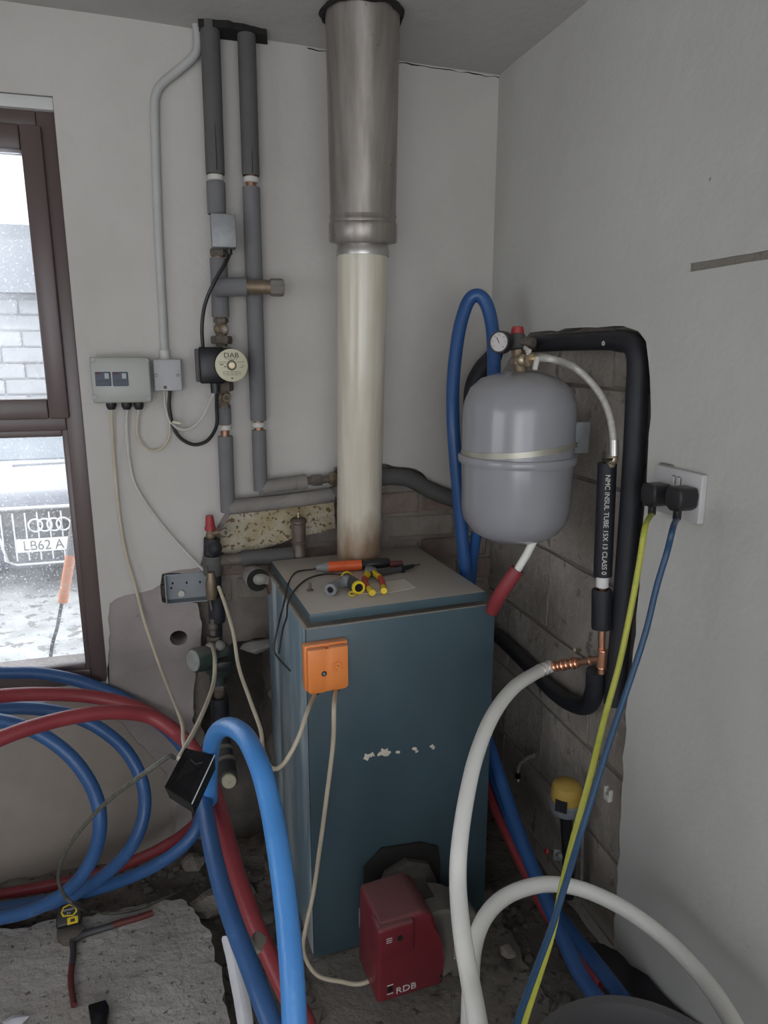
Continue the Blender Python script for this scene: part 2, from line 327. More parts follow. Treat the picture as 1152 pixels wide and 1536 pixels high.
def plate(name, outer, holes, thick, M, m, parent=None):
    c = bpy.data.curves.new(name, 'CURVE'); c.dimensions = '2D'; c.fill_mode = 'BOTH'; c.extrude = thick / 2
    for poly in [outer] + holes:
        sp = c.splines.new('POLY'); sp.points.add(len(poly) - 1)
        for i, p in enumerate(poly): sp.points[i].co = (p[0], p[1], 0, 1)
        sp.use_cyclic_u = True
    t = bpy.data.objects.new(name, c); COL.objects.link(t); me = bpy.data.meshes.new_from_object(t.evaluated_get(bpy.context.evaluated_depsgraph_get()))
    bpy.data.objects.remove(t); me.transform(M @ Matrix.Translation((0, 0, -thick / 2)))
    org = V(PL[parent.name]) if parent is not None else V((0, 0, 0))
    me.transform(Matrix.Translation(-org)); me.materials.clear(); me.materials.append(m)
    o = bpy.data.objects.new(name, me); COL.objects.link(o)
    if parent is not None: o.parent = parent
    PL[o.name] = tuple(org); return o

YB, XR = 1.93, .875
XL, YF = -1.85, -2.05
# ------------------------------------------------------------ back wall
WB = frame((0, YB, 0), (0, -1, 0), (1, 0, 0))            # local x = world X, y = world Z
def b2(x, y, Y=YB): p = B(x, y, Y); return (p.x, p.z)
def r2(x, y, X=XR): p = R(x, y, X); return (-p.y, p.z)
win = [(-1.15, .50), (-.233, .50), (-.233, 1.985), (-1.15, 1.985)]
hole_m = [b2(745, 746), b2(735, 748), b2(700, 745), b2(660, 728), b2(625, 705), b2(570, 695), b2(505, 700), b2(500, 758),
          b2(502, 792), b2(470, 800), b2(440, 806), b2(395, 822), b2(352, 832), b2(322, 828), b2(318, 858), b2(243, 862), b2(243, 903), b2(296, 905),
          b2(303, 935), b2(298, 985), b2(290, 1040), b2(292, 1130), b2(288, 1220), b2(280, 1300)]
hole_m = [(XR - .0, hole_m[0][1])] + hole_m[1:] + [(hole_m[-1][0], -.2), (XR, -.2)]
top = 2.2
c1 = [(XL, -.2), (hole_m[-2][0], -.2)] + ojag([hole_m[k] for k in range(len(hole_m) - 3, 0, -1)], .006) + [(XR, hole_m[0][1]), (XR, top), (XL, top)]
circ = [(b2(268, 957)[0] + .024 * math.cos(2 * PI * k / 16), b2(268, 957)[1] + .022 * math.sin(2 * PI * k / 16)) for k in range(16)]
wall_back = struct(MB().box((XR - XL + .4, .12, 2.6), Matrix.Translation(((XR + XL) / 2 + .05, YB + .045 + .06 + .35, 1.0))).done('wall_back', M_mortar, None, origin=(0, YB, 0)))
bpy.data.objects.remove(wall_back)
core_out = [(XL - .1, -.3), (XR + .1, -.3), (XR + .1, 2.3), (XL - .1, 2.3)]
YC = YB + .045
deep = jag([b2(347, 965, YC), b2(405, 955, YC), b2(412, 1320, YC), b2(300, 1340, YC), b2(306, 1060, YC)], .008)
wall_back = struct(plate('wall_back', core_out, [win, circ, deep], .25, WB @ Matrix.Translation((0, 0, -.045)), M_mortar))
rend = plate('bare_render_coat', c1, [win, circ], .045, WB, M_render, wall_back)
# painted plaster skim on the render, with a broken lower edge
zl = [(XL, .40), (-.56, .40)]
low = [b2(160, 1045), b2(163, 960), b2(165, 905), b2(175, 897), b2(200, 890), b2(228, 884), b2(241, 876), b2(243, 860), b2(255, 857), b2(300, 850), b2(305, 830), b2(320, 800), b2(338, 768), b2(345, 770), b2(420, 762), b2(500, 752), b2(500, 700), b2(570, 694), b2(625, 704), b2(660, 727), b2(700, 744), b2(735, 747)]
pa = [(-.2315, .495)] + ojag(low, .005) + [(XR, b2(735, 747)[1])]
paint = plate('painted_plaster', pa + [(XR, top), (XL, top), (XL, .495), (-1.151, .495), (-1.151, 1.9855), (-.2315, 1.9855)], [], .004, WB @ Matrix.Translation((0, 0, .004)), M_plaster, wall_back)
cream = plate('dusty_cream_render', [(XL, -.2)] + [b2(262, 1330)] + ojag([b2(262, 1330), b2(262, 1240), b2(250, 1160), b2(200, 1105), b2(150, 1050), b2(120, 1040)], .006)[1:-1] + [(-.2325, .495), (XL, .495)], [], .002, WB @ Matrix.Translation((0, 0, .002)), M_render2, wall_back)
yel = plate('yellow_plaster_patch', jag([b2(346, 770), b2(420, 763), b2(500, 753), b2(503, 792), b2(470, 800), b2(440, 806), b2(395, 822), b2(352, 832), b2(330, 826), b2(335, 790)], .004), [], .002, WB @ Matrix.Translation((0, 0, .003)), M_yellow, wall_back)
plate('recess_back', [(-.1, -.3), (.4, -.3), (.4, 1.0), (-.1, 1.0)], [], .02, WB @ Matrix.Translation((0, 0, -.275)), M_deep, wall_back)  # dark sheet, shade of the deep recess put into its colour
# exposed brickwork: every brick on its own
bm_me = []
for v in range(5):
    b = bmesh.new(); bmesh.ops.create_cube(b, size=1)
    for q in b.verts: q.co = V((q.co.x * .213, q.co.y * .05, q.co.z * .064))
    bmesh.ops.bevel(b, geom=b.edges[:], offset=.004, segments=1, affect='EDGES')
    for q in b.verts: q.co += V((noise.noise(q.co * 40 + V((v * 9, 0, 0))), noise.noise(q.co * 40 + V((0, v * 9, 3))), noise.noise(q.co * 40 + V((0, 5, v * 9))))) * .004
    me = bpy.data.meshes.new('brick'); b.to_mesh(me); b.free(); me.materials.append(M_brick if v < 3 else M_brick2); bm_me.append(me)
row = 0; z = -.15
while z < 1.02:
    x = -.04 + (0.11 if row % 2 else 0)
    while x < XR + .05:
        if (z < .86 or x > .28) and not (-.09 < x + .05 < .30 and z < .70):
            o = bpy.data.objects.new('brick', random.choice(bm_me)); COL.objects.link(o); o.parent = wall_back
            o.location = (x + .05, YB + .045 + .025 - .006 + random.uniform(-.003, .002), z); o.rotation_euler = (random.uniform(-.02, .02), random.uniform(-.02, .02), random.uniform(-.02, .02))
        x += .225
    z += .075; row += 1
# ------------------------------------------------------------ right wall
WR = frame((XR, 0, 0), (-1, 0, 0), (0, -1, 0))          # local x = -world Y, y = world Z
wall_right = struct(plate('wall_right', [(-YB - .3, -.3), (-YF + .1, -.3), (-YF + .1, 2.3), (-YB - .3, 2.3)], [], .2, WR @ Matrix.Translation((0, 0, -.05)), M_mortar))
edge = [r2(748, 565), r2(775, 520), r2(795, 499), r2(860, 492), r2(935, 489), r2(958, 497), r2(969, 512), r2(973, 545), r2(976, 600), r2(972, 680), r2(964, 790), r2(957, 900), r2(948, 1000), r2(938, 1070), r2(933, 1180), r2(927, 1320), r2(919, 1440)]
slot = [r2(1034, 395), r2(1152, 375), r2(1400, 330), r2(1400, 345), r2(1152, 389), r2(1034, 408)]
pr_ = [(-YB, top), (-YB, edge[0][1])] + ojag(edge, .004, step=.03) + [(edge[-1][0], -.3), (-YF, -.3), (-YF, top)]
def arc_hole(): return jag(slot, .0012, step=.03)
plr = plate('painted_plaster', pr_, [arc_hole()], .05, WR, M_plaster_r, wall_right)
gr = MB()
a_, b_ = slot[0], slot[2]
gr.prism(slot, .006, WR @ Matrix.Translation((0, 0, -.009))).done('chased_groove', M_groove, wall_right)
blk = []
for v in range(4):
    b = bmesh.new(); bmesh.ops.create_cube(b, size=1); bmesh.ops.subdivide_edges(b, edges=b.edges[:], cuts=2, use_grid_fill=True)
    for q in b.verts:
        q.co = V((q.co.x * .05, q.co.y * .435, q.co.z * .208)); q.co += V((noise.noise(q.co * 14 + V((v * 9, 0, 0))) * .005, noise.noise(q.co * 20 + V((v, 3, 0))) * .004, noise.noise(q.co * 20 + V((v, 3, 8))) * .004))
    me = bpy.data.meshes.new('block'); b.to_mesh(me); b.free(); me.materials.append(M_block); blk.append(me)
    for p in me.polygons: p.use_smooth = True
    me.set_sharp_from_angle(angle=math.radians(25))
for r_ in range(8):
    for k in range(4):
        y = 1.93 - .11 - k * .442 + (.22 if r_ % 2 else 0)
        if y + .2 < 1.1 or y - .2 > 1.95: continue
        o = bpy.data.objects.new('block', blk[(r_ * 3 + k) % 4]); COL.objects.link(o); o.parent = wall_right
        o.location = (XR + .05 + .025 - .005 + random.uniform(-.002, .002), y, .0 + r_ * .218 - .08)
# ------------------------------------------------------------ other walls, ceiling
lw = [(YF, -.3), (YB + .05, -.3), (YB + .05, 2.3), (YF, 2.3)]
ML = frame((XL, 0, 0), (1, 0, 0), (0, 1, 0))
struct(plate('wall_left', lw, [[(-.45, .85), (.95, .85), (.95, 1.95), (-.45, 1.95)]], .2, ML, M_plaster))
MF = frame((0, YF, 0), (0, 1, 0), (1, 0, 0))
struct(plate('wall_front', [(XL - .2, -.3), (XR + .2, -.3), (XR + .2, 2.3), (XL - .2, 2.3)], [[(-1.4, 0), (-.4, 0), (-.4, 2.0), (-1.4, 2.0)]], .2, MF, M_plaster))
# ceiling: plane through the surveyed wall/ceiling lines, with the dark gap at the pipes painted on
pa1, pa2, pa3 = V((-.241, 1.93, 2.166)), V((.875, 1.93, 2.131)), V((.875, 1.5, 2.134))
nn = (pa2 - pa1).cross(pa3 - pa1).normalized()
def ceilz(x, y): return pa1.z - (nn.x * (x - pa1.x) + nn.y * (y - pa1.y)) / nn.z
FX, FY = .437, 1.775
cm = MB(); N = 40
verts = {}
cb = bmesh.new()
for i in range(N + 1):
    for j in range(N + 1):
        x = XL - .1 + (XR - XL + .2) * i / N; y = YF - .1 + (YB - YF + .2) * j / N
        verts[i, j] = cb.verts.new((x, y, ceilz(x, y) + .006 * noise.noise(V((x * 3, y * 3, 0)))))
for i in range(N):
    for j in range(N): cb.faces.new((verts[i, j], verts[i, j + 1], verts[i + 1, j + 1], verts[i + 1, j]))
ex = bmesh.ops.extrude_face_region(cb, geom=cb.faces[:])
for v in ex['geom']:
    if isinstance(v, bmesh.types.BMVert): v.co.z += .15
ceiling = struct(cm.add(cb).done('ceiling', M_ceil, None, origin=(0, 0, 2.13)))
hole = [b2(286, 30, 1.925), b2(315, 22, 1.925), b2(388, 36, 1.925), b2(390, 50, 1.925)]
# solid dark piece painting the shaded gap where the risers go up
MB().prism(jag([(.098, 1.93), (.098, 1.872), (.165, 1.855), (.252, 1.868), (.262, 1.93)], .006, step=.012), .03, Matrix.Translation((0, 0, ceilz(.17, 1.89) - .012))).done('pipe_gap_shade', M_dark, ceiling)
cv = MB()
P = [V((x_, YB - .004, ceilz(x_, YB) - .004 + .004 * noise.noise(V((x_ * 40, 0, 0))))) for x_ in [.36 + .0129 * k for k in range(41)]]
cv.tube(P, [max(.0003, .0011 * (1 + 1.6 * noise.noise(V((p.x * 23, 3, 1))))) for p in P], 6).done('crack', M_dark, ceiling)
# ------------------------------------------------------------ floor
def sstep(a, b, t): t = max(0, min(1, (t - a) / (b - a))); return t * t * (3 - 2 * t)
def fz(x, y):
    z = -.035 + .02 * noise.noise(V((x * 5, y * 5, 0))) + .014 * noise.noise(V((x * 16, y * 16, 4)))
    z -= .075 * (1 - sstep(.16, .24, x)) * sstep(-.05, .06, x)             # dug trench left of the boiler
    z += .06 * sstep(.62, .84, x) * sstep(1.5, .9, y)
    return z
fb = bmesh.new(); vs = {}; NX, NY = 150, 190
for i in range(NX + 1):
    for j in range(NY + 1):
        x = XL + (XR + .05 - XL) * i / NX; y = YF + (YB + .05 - YF) * j / NY; vs[i, j] = fb.verts.new((x, y, fz(x, y)))
for i in range(NX):
    for j in range(NY): fb.faces.new((vs[i, j], vs[i + 1, j], vs[i + 1, j + 1], vs[i, j + 1]))
floor = struct(MB().add(fb).done('floor', M_dirt, None, origin=(0, 0, 0)))
sl = [G(-60, 1396), G(30, 1392), G(85, 1378), G(150, 1368), G(205, 1360), G(245, 1349), G(272, 1348), G(290, 1362), G(301, 1385), G(318, 1402), G(322, 1430), G(333, 1462), G(333, 1500), G(345, 1545), G(330, 1640)]
slp = ojag([(p.x, p.y) for p in sl], .009, step=.017)
slp = [(XL, slp[0][1])] + slp + [(.02, YF), (XL, YF)]
slab = plate('concrete_slab', slp, [], .10, Matrix(), M_conc, floor)
# boiler plinth / dusty screed in front of the boiler
scr = plate('dusty_screed', jag([(.20, 1.5), (.20, 1.15), (.26, .6), (.80, .6), (.72, 1.25), (.74, 1.5)], .012), [], .05, Matrix.Translation((0, 0, -.015)), M_screed, floor)

def rock(name, c, r, m, parent=None, seed=0, sc=(1, 1, .7)):
    b = bmesh.new(); bmesh.ops.create_icosphere(b, subdivisions=2 if r > .012 else 1, radius=r)
    for v in b.verts:
        f = 1 + .45 * noise.noise(v.co / r * 1.1 + V((seed * 3.1, seed, 0))); v.co = V((v.co.x * f * sc[0], v.co.y * f * sc[1], v.co.z * f * sc[2]))
    o = MB().add(b, Matrix.Translation(c)).done(name, m, parent, sharp=25); return o
stone_meshes = []
for s_ in range(7):
    b = bmesh.new(); bmesh.ops.create_icosphere(b, subdivisions=1, radius=1)
    for v in b.verts: v.co *= 1 + .5 * noise.noise(v.co * 1.3 + V((s_ * 3.3, 1, 0))); v.co.z *= .65
    me = bpy.data.meshes.new('stone'); b.to_mesh(me); b.free(); me.materials.append(M_stone); stone_meshes.append(me)
def scatter(n_, x0, x1, y0, y1, rmin, rmax, label, group):
    for _ in range(n_):
        x = random.uniform(x0, x1); y = random.uniform(y0, y1)
        z = fz(x, y)
        if .19 < x < .76 and y < 1.52: z = max(z, -.015)
        if .2 < x < .72 and 1.38 < y < 1.88: continue
        s_ = rmin + (rmax - rmin) * random.random() ** 2.2
        o = bpy.data.objects.new('stone', random.choice(stone_meshes)); COL.objects.link(o); o.location = (x, y, z + s_ * .35); o.scale = (s_, s_ * random.uniform(.7, 1), s_ * random.uniform(.7, 1))
        o.rotation_euler = (random.uniform(-.3, .3), random.uniform(-.3, .3), random.uniform(0, 6)); tag(o, label, 'stone', group)
scatter(120, .0, .21, 1.22, 1.9, .007, .034, 'small rough stone in the trench between slab and blue boiler', 'rubble in the trench left of the boiler')
scatter(40, -.35, .08, 1.74, 1.9, .006, .018, 'crumb of broken mortar at the foot of the back wall', 'crumbs along the back wall')
scatter(60, .60, .85, 1.0, 1.45, .006, .02, 'small broken stone on the dirt right of the boiler', 'rubble right of the boiler')
scatter(45, .45, .66, 1.0, 1.36, .005, .016, 'small grey stone on the screed in front of the red burner', 'rubble in front of the burner')

# ------------------------------------------------------------ window in the back wall
YW = 1.955
window = struct(bpy.data.objects.new('window_1', None)); COL.objects.link(window); window.location = (-.69, YW, .5); PL[window.name] = (-.69, YW, .5)
def wbox(x0, x1, z0, z1, y0, y1, name, m, bev=.004): return MB().box((x1 - x0, y1 - y0, z1 - z0), Matrix.Translation(((x0 + x1) / 2, (y0 + y1) / 2, (z0 + z1) / 2)), bev).done(name, m, window)
X1 = -.233; X0 = -1.15
wbox(X1 - .042, X1, .525, 1.958, YW - .01, YW + .06, 'frame_jamb', M_frame); wbox(X0, X0 + .042, .525, 1.958, YW - .01, YW + .06, 'frame_jamb', M_frame)
wbox(X0 + .0421, X1 - .0421, 1.915, 1.958, YW - .01, YW + .06, 'frame_head', M_frame); wbox(X0 + .0421, X1 - .0421, .525, .568, YW - .01, YW + .06, 'frame_bottom_rail', M_frame)
wbox(X0 + .0421, X1 - .0421, 1.222, 1.262, YW - .012, YW + .06, 'transom', M_frame)
# opening sash on top
sx0, sx1, sz0, sz1 = X0 + .03, X1 - .032, 1.252, 1.925
for a, b, c, d in ((sx0, sx0 + .047, sz0, sz1), (sx1 - .047, sx1, sz0, sz1), (sx0 + .0471, sx1 - .0471, sz1 - .055, sz1), (sx0 + .0471, sx1 - .0471, sz0, sz0 + .05)):
    wbox(a, b, c, d, YW - .022, YW + .045, 'sash_rail', M_frame, .005)
wbox(sx0 + .048, sx1 - .048, sz0 + .051, sz1 - .056, YW + .012, YW + .018, 'glass_pane', M_glass, 0)
for a, b, c, d in ((X0 + .04, X0 + .055, .56, 1.23), (X1 - .056, X1 - .040, .56, 1.23), (X0 + .0552, X1 - .0562, 1.205, 1.226), (X0 + .0552, X1 - .0562, .562, .580)):
    wbox(a, b, c, d, YW - .002, YW + .03, 'glazing_bead', M_frame, .003)
wbox(X0 + .045, X1 - .045, .570, 1.215, YW + .012, YW + .018, 'glass_pane', M_glass, 0)
wbox(X0, X1 - .002, .498, .527, YB - .012, YB + .12, 'window_sill', M_sill, .003)
wbox(X0, X1, 1.957, 1.984, YB, YB + .1, 'head_reveal', M_sill, .002)
# unseen window in the left wall, added to brighten the back wall's left part
w2 = struct(bpy.data.objects.new('unseen_window', None)); COL.objects.link(w2); w2.location = (XL - .1, .25, .85); PL[w2.name] = tuple(w2.location)
for (y0, y1, z0, z1) in ((-.45, -.39, .85, 1.95), (.89, .95, .85, 1.95), (-.45, .95, .85, .91), (-.45, .95, 1.89, 1.95), (.22, .28, .85, 1.95)):
    MB().box((.06, y1 - y0, z1 - z0), Matrix.Translation((XL - .12, (y0 + y1) / 2, (z0 + z1) / 2)), .004).done('frame_rail', M_frame, w2)
MB().box((.006, 1.3, 1.0), Matrix.Translation((XL - .12, .25, 1.4))).done('glass_pane', M_glass, w2)

# ------------------------------------------------------------ outside
gy = -.585
yb = bmesh.new(); vs = {}
for i in range(61):
    for j in range(41):
        x = -16 + i * .5; y = 2.3 + j * .5; vs[i, j] = yb.verts.new((x, y, gy + .03 * noise.noise(V((x, y, 0)))))
for i in range(60):
    for j in range(40): yb.faces.new((vs[i, j], vs[i + 1, j], vs[i + 1, j + 1], vs[i, j + 1]))
yo = struct(MB().add(yb).done('gravel_yard', M_yard, None, origin=(0, 2.3, gy)))
bp = B(20, 460, 13)
house = thing('building', 'pale stone building with a slate roof, across the yard outside the window', 'building', (bp.x, 13.2, gy))
ztop = B(20, 440, 13.2).z
MB().box((12, 6, ztop - gy), Matrix.Translation((bp.x - 1, 16.32, (gy + ztop) / 2))).done('wall_core', M_wallst, house)
gz = gy + .1; r_ = 0
mes = []
for v in range(3):
    b = bmesh.new(); bmesh.ops.create_cube(b, size=1)
    for q in b.verts: q.co = V((q.co.x * .62, q.co.y * .12, q.co.z * .235))
    bmesh.ops.bevel(b, geom=b.edges[:], offset=.02, segments=1, affect='EDGES'); me = bpy.data.meshes.new('stone_block'); b.to_mesh(me); b.free(); me.materials.append(M_wallst); mes.append(me)
ztop = B(20, 440, 13.2).z
while gz < ztop:
    for k in range(13):
        x = bp.x - 4.2 + k * .65 + (.32 if r_ % 2 else 0)
        o = bpy.data.objects.new('stone_block', mes[(r_ + k) % 3]); COL.objects.link(o); o.parent = house; o.location = (x - bp.x, 13.3 - 13.2 + random.uniform(-.03, .02), gz - gy)
    gz += .26; r_ += 1
zr2 = B(20, 335, 15.8).z
MB().prism([(-.25, 0), (6.2, 0), (2.7, zr2 - ztop)], 12.6, frame((bp.x - 7.3, 13.2, ztop), (1, 0, 0), (0, 1, 0))).done('roof', M_roof, house)
# parked car, front towards the window
cc = B(79, 812, 6.2); cx_, cy_ = cc.x, 6.2
car = thing('car', 'dark car with four-ring badge parked outside beyond the lower window pane', 'car', (cx_, cy_ + 2, gy))
def cprof(pts, wid, bev, M0=Matrix()): return MB().prism(pts, wid, frame((cx_ - wid / 2, cy_, gy), (1, 0, 0), (0, 1, 0)), bev, 3)
cprof([(0.02, .22), (0, .55), (.06, .72), (.25, .83), (1.25, .98), (1.45, 1.0), (3.9, 1.0), (4.5, .98), (4.6, .6), (4.55, .25)], 1.82, .07).done('body', M_carpaint, car)
cprof([(1.2, .97), (2.0, 1.40), (3.3, 1.43), (4.15, 1.0)], 1.5, .06).done('cabin_glass', M_carglass, car)
cprof([(1.95, 1.39), (2.1, 1.435), (3.2, 1.455), (3.4, 1.41)], 1.42, .015).done('roof_panel', M_carpaint, car)
zr = lambda h: gy + h
hx = .43; Mg = frame((cx_, cy_ - .02, zr(.52)), (0, -1, 0), (1, 0, 0))
MB().prism([(-hx, .22), (hx, .22), (hx - .08, -.2), (-hx + .08, -.2)], .02, Mg @ Matrix.Translation((0, 0, -.01))).done('grille', M_black, car)
gf = MB(); pts = [V((-hx + .06, .24, 0)), V((hx - .06, .24, 0)), V((hx, .2, 0)), V((hx - .09, -.2, 0)), V((hx - .15, -.23, 0)), V((-hx + .15, -.23, 0)), V((-hx + .09, -.2, 0)), V((-hx, .2, 0)), V((-hx + .06, .24, 0)), V((hx - .06, .24, 0))]
gf.tube([Mg @ (p + V((0, 0, .02))) for p in pts], .013, 8, caps=False).done('grille_surround', M_chrome, car)
for k in range(9):
    MB().box((.012, .4, .01), Mg @ Matrix.Translation((-.36 + k * .09, .0, .016))).done('grille_slat', M_chrome, car)
for k in range(4):
    MB().torus(Mg @ Matrix.Translation((-.105 + k * .07, .095, .035)), .052, .009, 24, 8).done('badge_ring', M_chrome, car)
MB().box((.52, .112, .01), Mg @ Matrix.Translation((0, -.07, .035)), .004).done('number_plate', M_white, car)
text('LB62 A', .115, Mg @ Matrix.Translation((-.06, -.075, .0405)), M_print, car, 'plate_lettering', sx=.9)
for s_ in (-1, 1):
    MB().box((.34, .06, .15), frame((cx_ + s_ * .66, cy_ + .0, zr(.68)), (0, -1, .15), (1, 0, 0)) @ Matrix.Diagonal((1, 1, 1, 1)) @ Matrix.Rotation(PI / 2, 4, 'X'), .02).done('headlight', M_lamp, car)
    for yy in (.8, 3.7):
        MB().lathe([(0, -.1), (.2, -.1), (.31, -.09), (.33, 0), (.31, .09), (.2, .1), (0, .1)], frame((cx_ + s_ * .80, cy_ + yy, zr(.33)), (1, 0, 0)), 24).done('wheel', M_black, car)
# orange sleeved pole leaning outside the glass
op = thing('pole', 'dark pole with a faded orange sleeve leaning outside the lower pane', 'pole', B(72, 985, 2.5))
MB().tube(LB([(118, 745, 2.5), (110, 800, 2.5), (105, 836, 2.5)]), .015, 10).done('grey_shaft', M_gfit, op)
MB().tube(LB([(106, 832, 2.5), (101, 862, 2.5), (94, 903, 2.5)]), .0165, 12).done('orange_sleeve', M_orange, op)
MB().tube(sm(LB([(93, 903, 2.5), (86, 940, 2.5), (76, 985, 2.5), (70, 1100, 2.5), (66, 1190, 2.5)])), .006, 8).done('cord', M_black, op)

# ------------------------------------------------------------ flue
flue = thing('flue_pipe', 'tall vertical flue of cream enamel below and stained steel above, rising from the boiler', 'flue', (FX, FY, .87))
fb0 = V((FX + .004, FY, .868)); jt = D(544.5, 362, 1.0) - CAM; jt = CAM + jt * ((FY - .012) / jt.y); fax = (jt - fb0).normalized()
FL = (jt - fb0).length
FM1 = frame(fb0, fax, (1, 0, 0))
MB().lathe([(.052, 0), (.0575, 0), (.0575, .012), (.058, .013), (.0615, FL), (.052, FL)], FM1, 48).done('enamel_pipe', M_cream, flue)
FM2 = frame(jt, V((-.012, -.055, .46)), (1, 0, 0))
MB().lathe([(.058, -.035), (.0645, -.035), (.0655, -.024), (.0625, -.018), (.0625, .012), (.058, .012)], FM1 @ Matrix.Translation((0, 0, FL)), 48).done('collar_ring', M_zinc, flue)
SL = (ceilz(FX, FY) - jt.z) + .05
MB().lathe([(.061, 0), (.080, .004), (.0825, .008), (.0825, .045), (.081, .05), (.079, .053), (.0795, .058), (.0815, .062), (.0795, .068), (.079, .07), (.083, SL), (.07, SL)], FM2 @ Matrix.Translation((0, 0, -.008)), 64).done('steel_sleeve', M_stain, flue)
tcx = FM2 @ V((0, 0, SL - .06)); 
pts = [V((tcx.x + .088 * math.cos(a), tcx.y + .088 * math.sin(a), ceilz(tcx.x, tcx.y) - .006 + .008 * noise.noise(V((math.cos(a) * 5, math.sin(a) * 5, 0))))) for a in [2 * PI * k / 36 for k in range(37)]]
MB().tube(pts, [.007 * (1 + .9 * noise.noise(p * 40)) for p in pts], 8, caps=False).done('sealing_rim', M_dark, flue)

# ------------------------------------------------------------ boiler
BR = Matrix.Translation((.232, 1.405, 0)) @ Matrix.Rotation(math.radians(4), 4, 'Z')
BW, BD, BH = .457, .44, .843
boiler = thing('boiler', 'blue floor-standing steel boiler with dusty lid below the flue', 'boiler', BR @ V((BW / 2, BD / 2, -.01)))
bn = (BR.to_3x3() @ V((0, -1, 0)))
def BF(x, y, off=0.0):                                   # pixel -> boiler-local point on the plane off in front of the door
    p = hit(x, y, BR @ V((0, -off, 0)), bn); return BR.inverted() @ p
MB().box((BW - .012, BD - .012, BH - .01), BR @ Matrix.Translation((BW / 2, BD / 2 + .006, BH / 2 - .01)), .003).done('casing', M_boilers, boiler)
MB().box((BW, .012, BH), BR @ Matrix.Translation((BW / 2, .006, BH / 2 - .005)), .003).done('front_panel', M_boiler, boiler)
MB().box((.012, .30, BH - .004), BR @ Matrix.Translation((.005, .165, BH / 2 - .007)), .002).done('side_panel', M_boilers, boiler)
MB().box((.012, .118, BH - .004), BR @ Matrix.Translation((.006, .378, BH / 2 - .007)), .002).done('side_panel', M_boilers, boiler)
MB().box((BW - .03, BD - .02, .023), BR @ Matrix.Translation((BW / 2 - .002, BD / 2 + .007, BH + .011)), .003).done('lid', M_boiler, boiler)
lz = BH + .0225
bolt = G(465, 886, lz)
MB().cyl(bolt, bolt + V((0, 0, .018)), .0035).cyl(bolt, bolt + V((0, 0, .003)), .008, seg=6).done('lid_bolt', M_bronze, boiler)
# chipped paint marks on the door
chips = []
for (x, y, r) in ((550, 1135, .010), (558, 1132, .007), (576, 1128, .012), (581, 1130, .008), (597, 1128, .005), (622, 1123, .006), (625, 1127, .004), (648, 1119, .005), (650, 1122, .004), (569, 1131, .006)):
    c = BF(x, y, 0); m = MB(); k = 9
    m.prism([(r * (1 + .4 * math.sin(q * 5 + x)) * math.cos(2 * PI * q / k), r * .8 * (1 + .4 * math.cos(q * 3 + y)) * math.sin(2 * PI * q / k)) for q in range(k)], .0005, BR @ frame((c.x, -.0003, c.z), (0, -1, 0), (1, 0, 0))); m.done('paint_chip', M_chip, boiler)
# thermostat
th = thing('boiler_thermostat', 'small orange plastic thermostat box on the top left of the boiler door', 'thermostat', BR @ V((.02, -.02, .7)))
a = BF(457, 975, .03); b = BF(524, 1030, .03); cx0 = (a.x + b.x) / 2; cz0 = (a.z + b.z) / 2; ww = (b.x - a.x); hh = a.z - b.z
TM = BR @ frame((cx0, 0, cz0), (0, -1, 0), (1, 0, 0)) @ Matrix.Rotation(.0, 4, 'Z')
w2_, h2_ = ww / 2 - .001, hh / 2 + .004
MB().prism([(-w2_, -h2_ + .008), (-w2_ + .008, -h2_), (-.008, -h2_), (-.004, -h2_ + .006), (.010, -h2_ + .006), (.014, -h2_), (w2_ - .008, -h2_ + .002), (w2_, -h2_ + .01), (w2_, h2_), (-w2_, h2_)], .022, TM, .0015).done('base', M_orange, th)
w3, h3 = w2_ - .003, h2_ - .004
MB().prism([(-w3, -h3 + .006), (-w3 + .006, -h3), (-.009, -h3), (-.005, -h3 + .006), (.011, -h3 + .006), (.015, -h3), (w3 - .006, -h3 + .002), (w3, -h3 + .008), (w3, h3), (.003, h3), (.0, h3 - .012), (-.003, h3), (-w3, h3)], .017, TM @ Matrix.Translation((0, 0, .022)), .003).done('cover', M_orange, th)
MB().torus(TM @ Matrix.Translation((-.010, -.006, .0392)), .0045, .0016, 16, 6).done('screw_ring', M_black, th)
MB().cyl(TM @ V((-.010, -.006, .037)), TM @ V((-.010, -.006, .0395)), .0032).done('screw', M_steel, th)
dl = MB(); dl.torus(TM @ Matrix.Translation((.021, .008, .039)), .0145, .0006, 28, 6); dl.cyl(TM @ V((.021, .008, .0388)), TM @ V((.021, .008, .0402)), .012, seg=24); dl.done('dial', M_orange, th)
dd = MB()
for k in range(9):
    q = -.6 + k * .62; dd.cyl(TM @ V((.021 + .0088 * math.cos(q), .008 + .0088 * math.sin(q), .040)), TM @ V((.021 + .0088 * math.cos(q), .008 + .0088 * math.sin(q), .0408)), .0010, seg=6)
dd.box((.006, .0012, .001), TM @ Matrix.Translation((.021, .008, .0406)) @ Matrix.Rotation(-.5, 4, 'Z')); dd.done('dial_marks', mat('dial_marks_brown', (.2, .05, .02), .6), th)
for q in (-.024, .022): MB().cyl(TM @ V((q + .0, -h2_ + .004, .018)), TM @ V((q + .0, -h2_ - .006, .018)), .0075).done('cable_grommet', M_dark, th)
gA = TM @ V((-.024, -h2_ - .004, .018)); gB = TM @ V((.022, -h2_ - .004, .018))
cable([gA] + LD([(462, 1065, 1.41), (446, 1110, 1.38), (425, 1146, 1.38), (408, 1152, 1.42), (395, 1128, 1.48), (391, 1095, 1.54), (375, 1050, 1.6), (358, 1000, 1.68), (350, 950, 1.74), (338, 908, 1.80), (328, 880, 1.84)]), .0045, M_ccream, 'cream cable drooping from the left of the orange thermostat to the wall pipes')
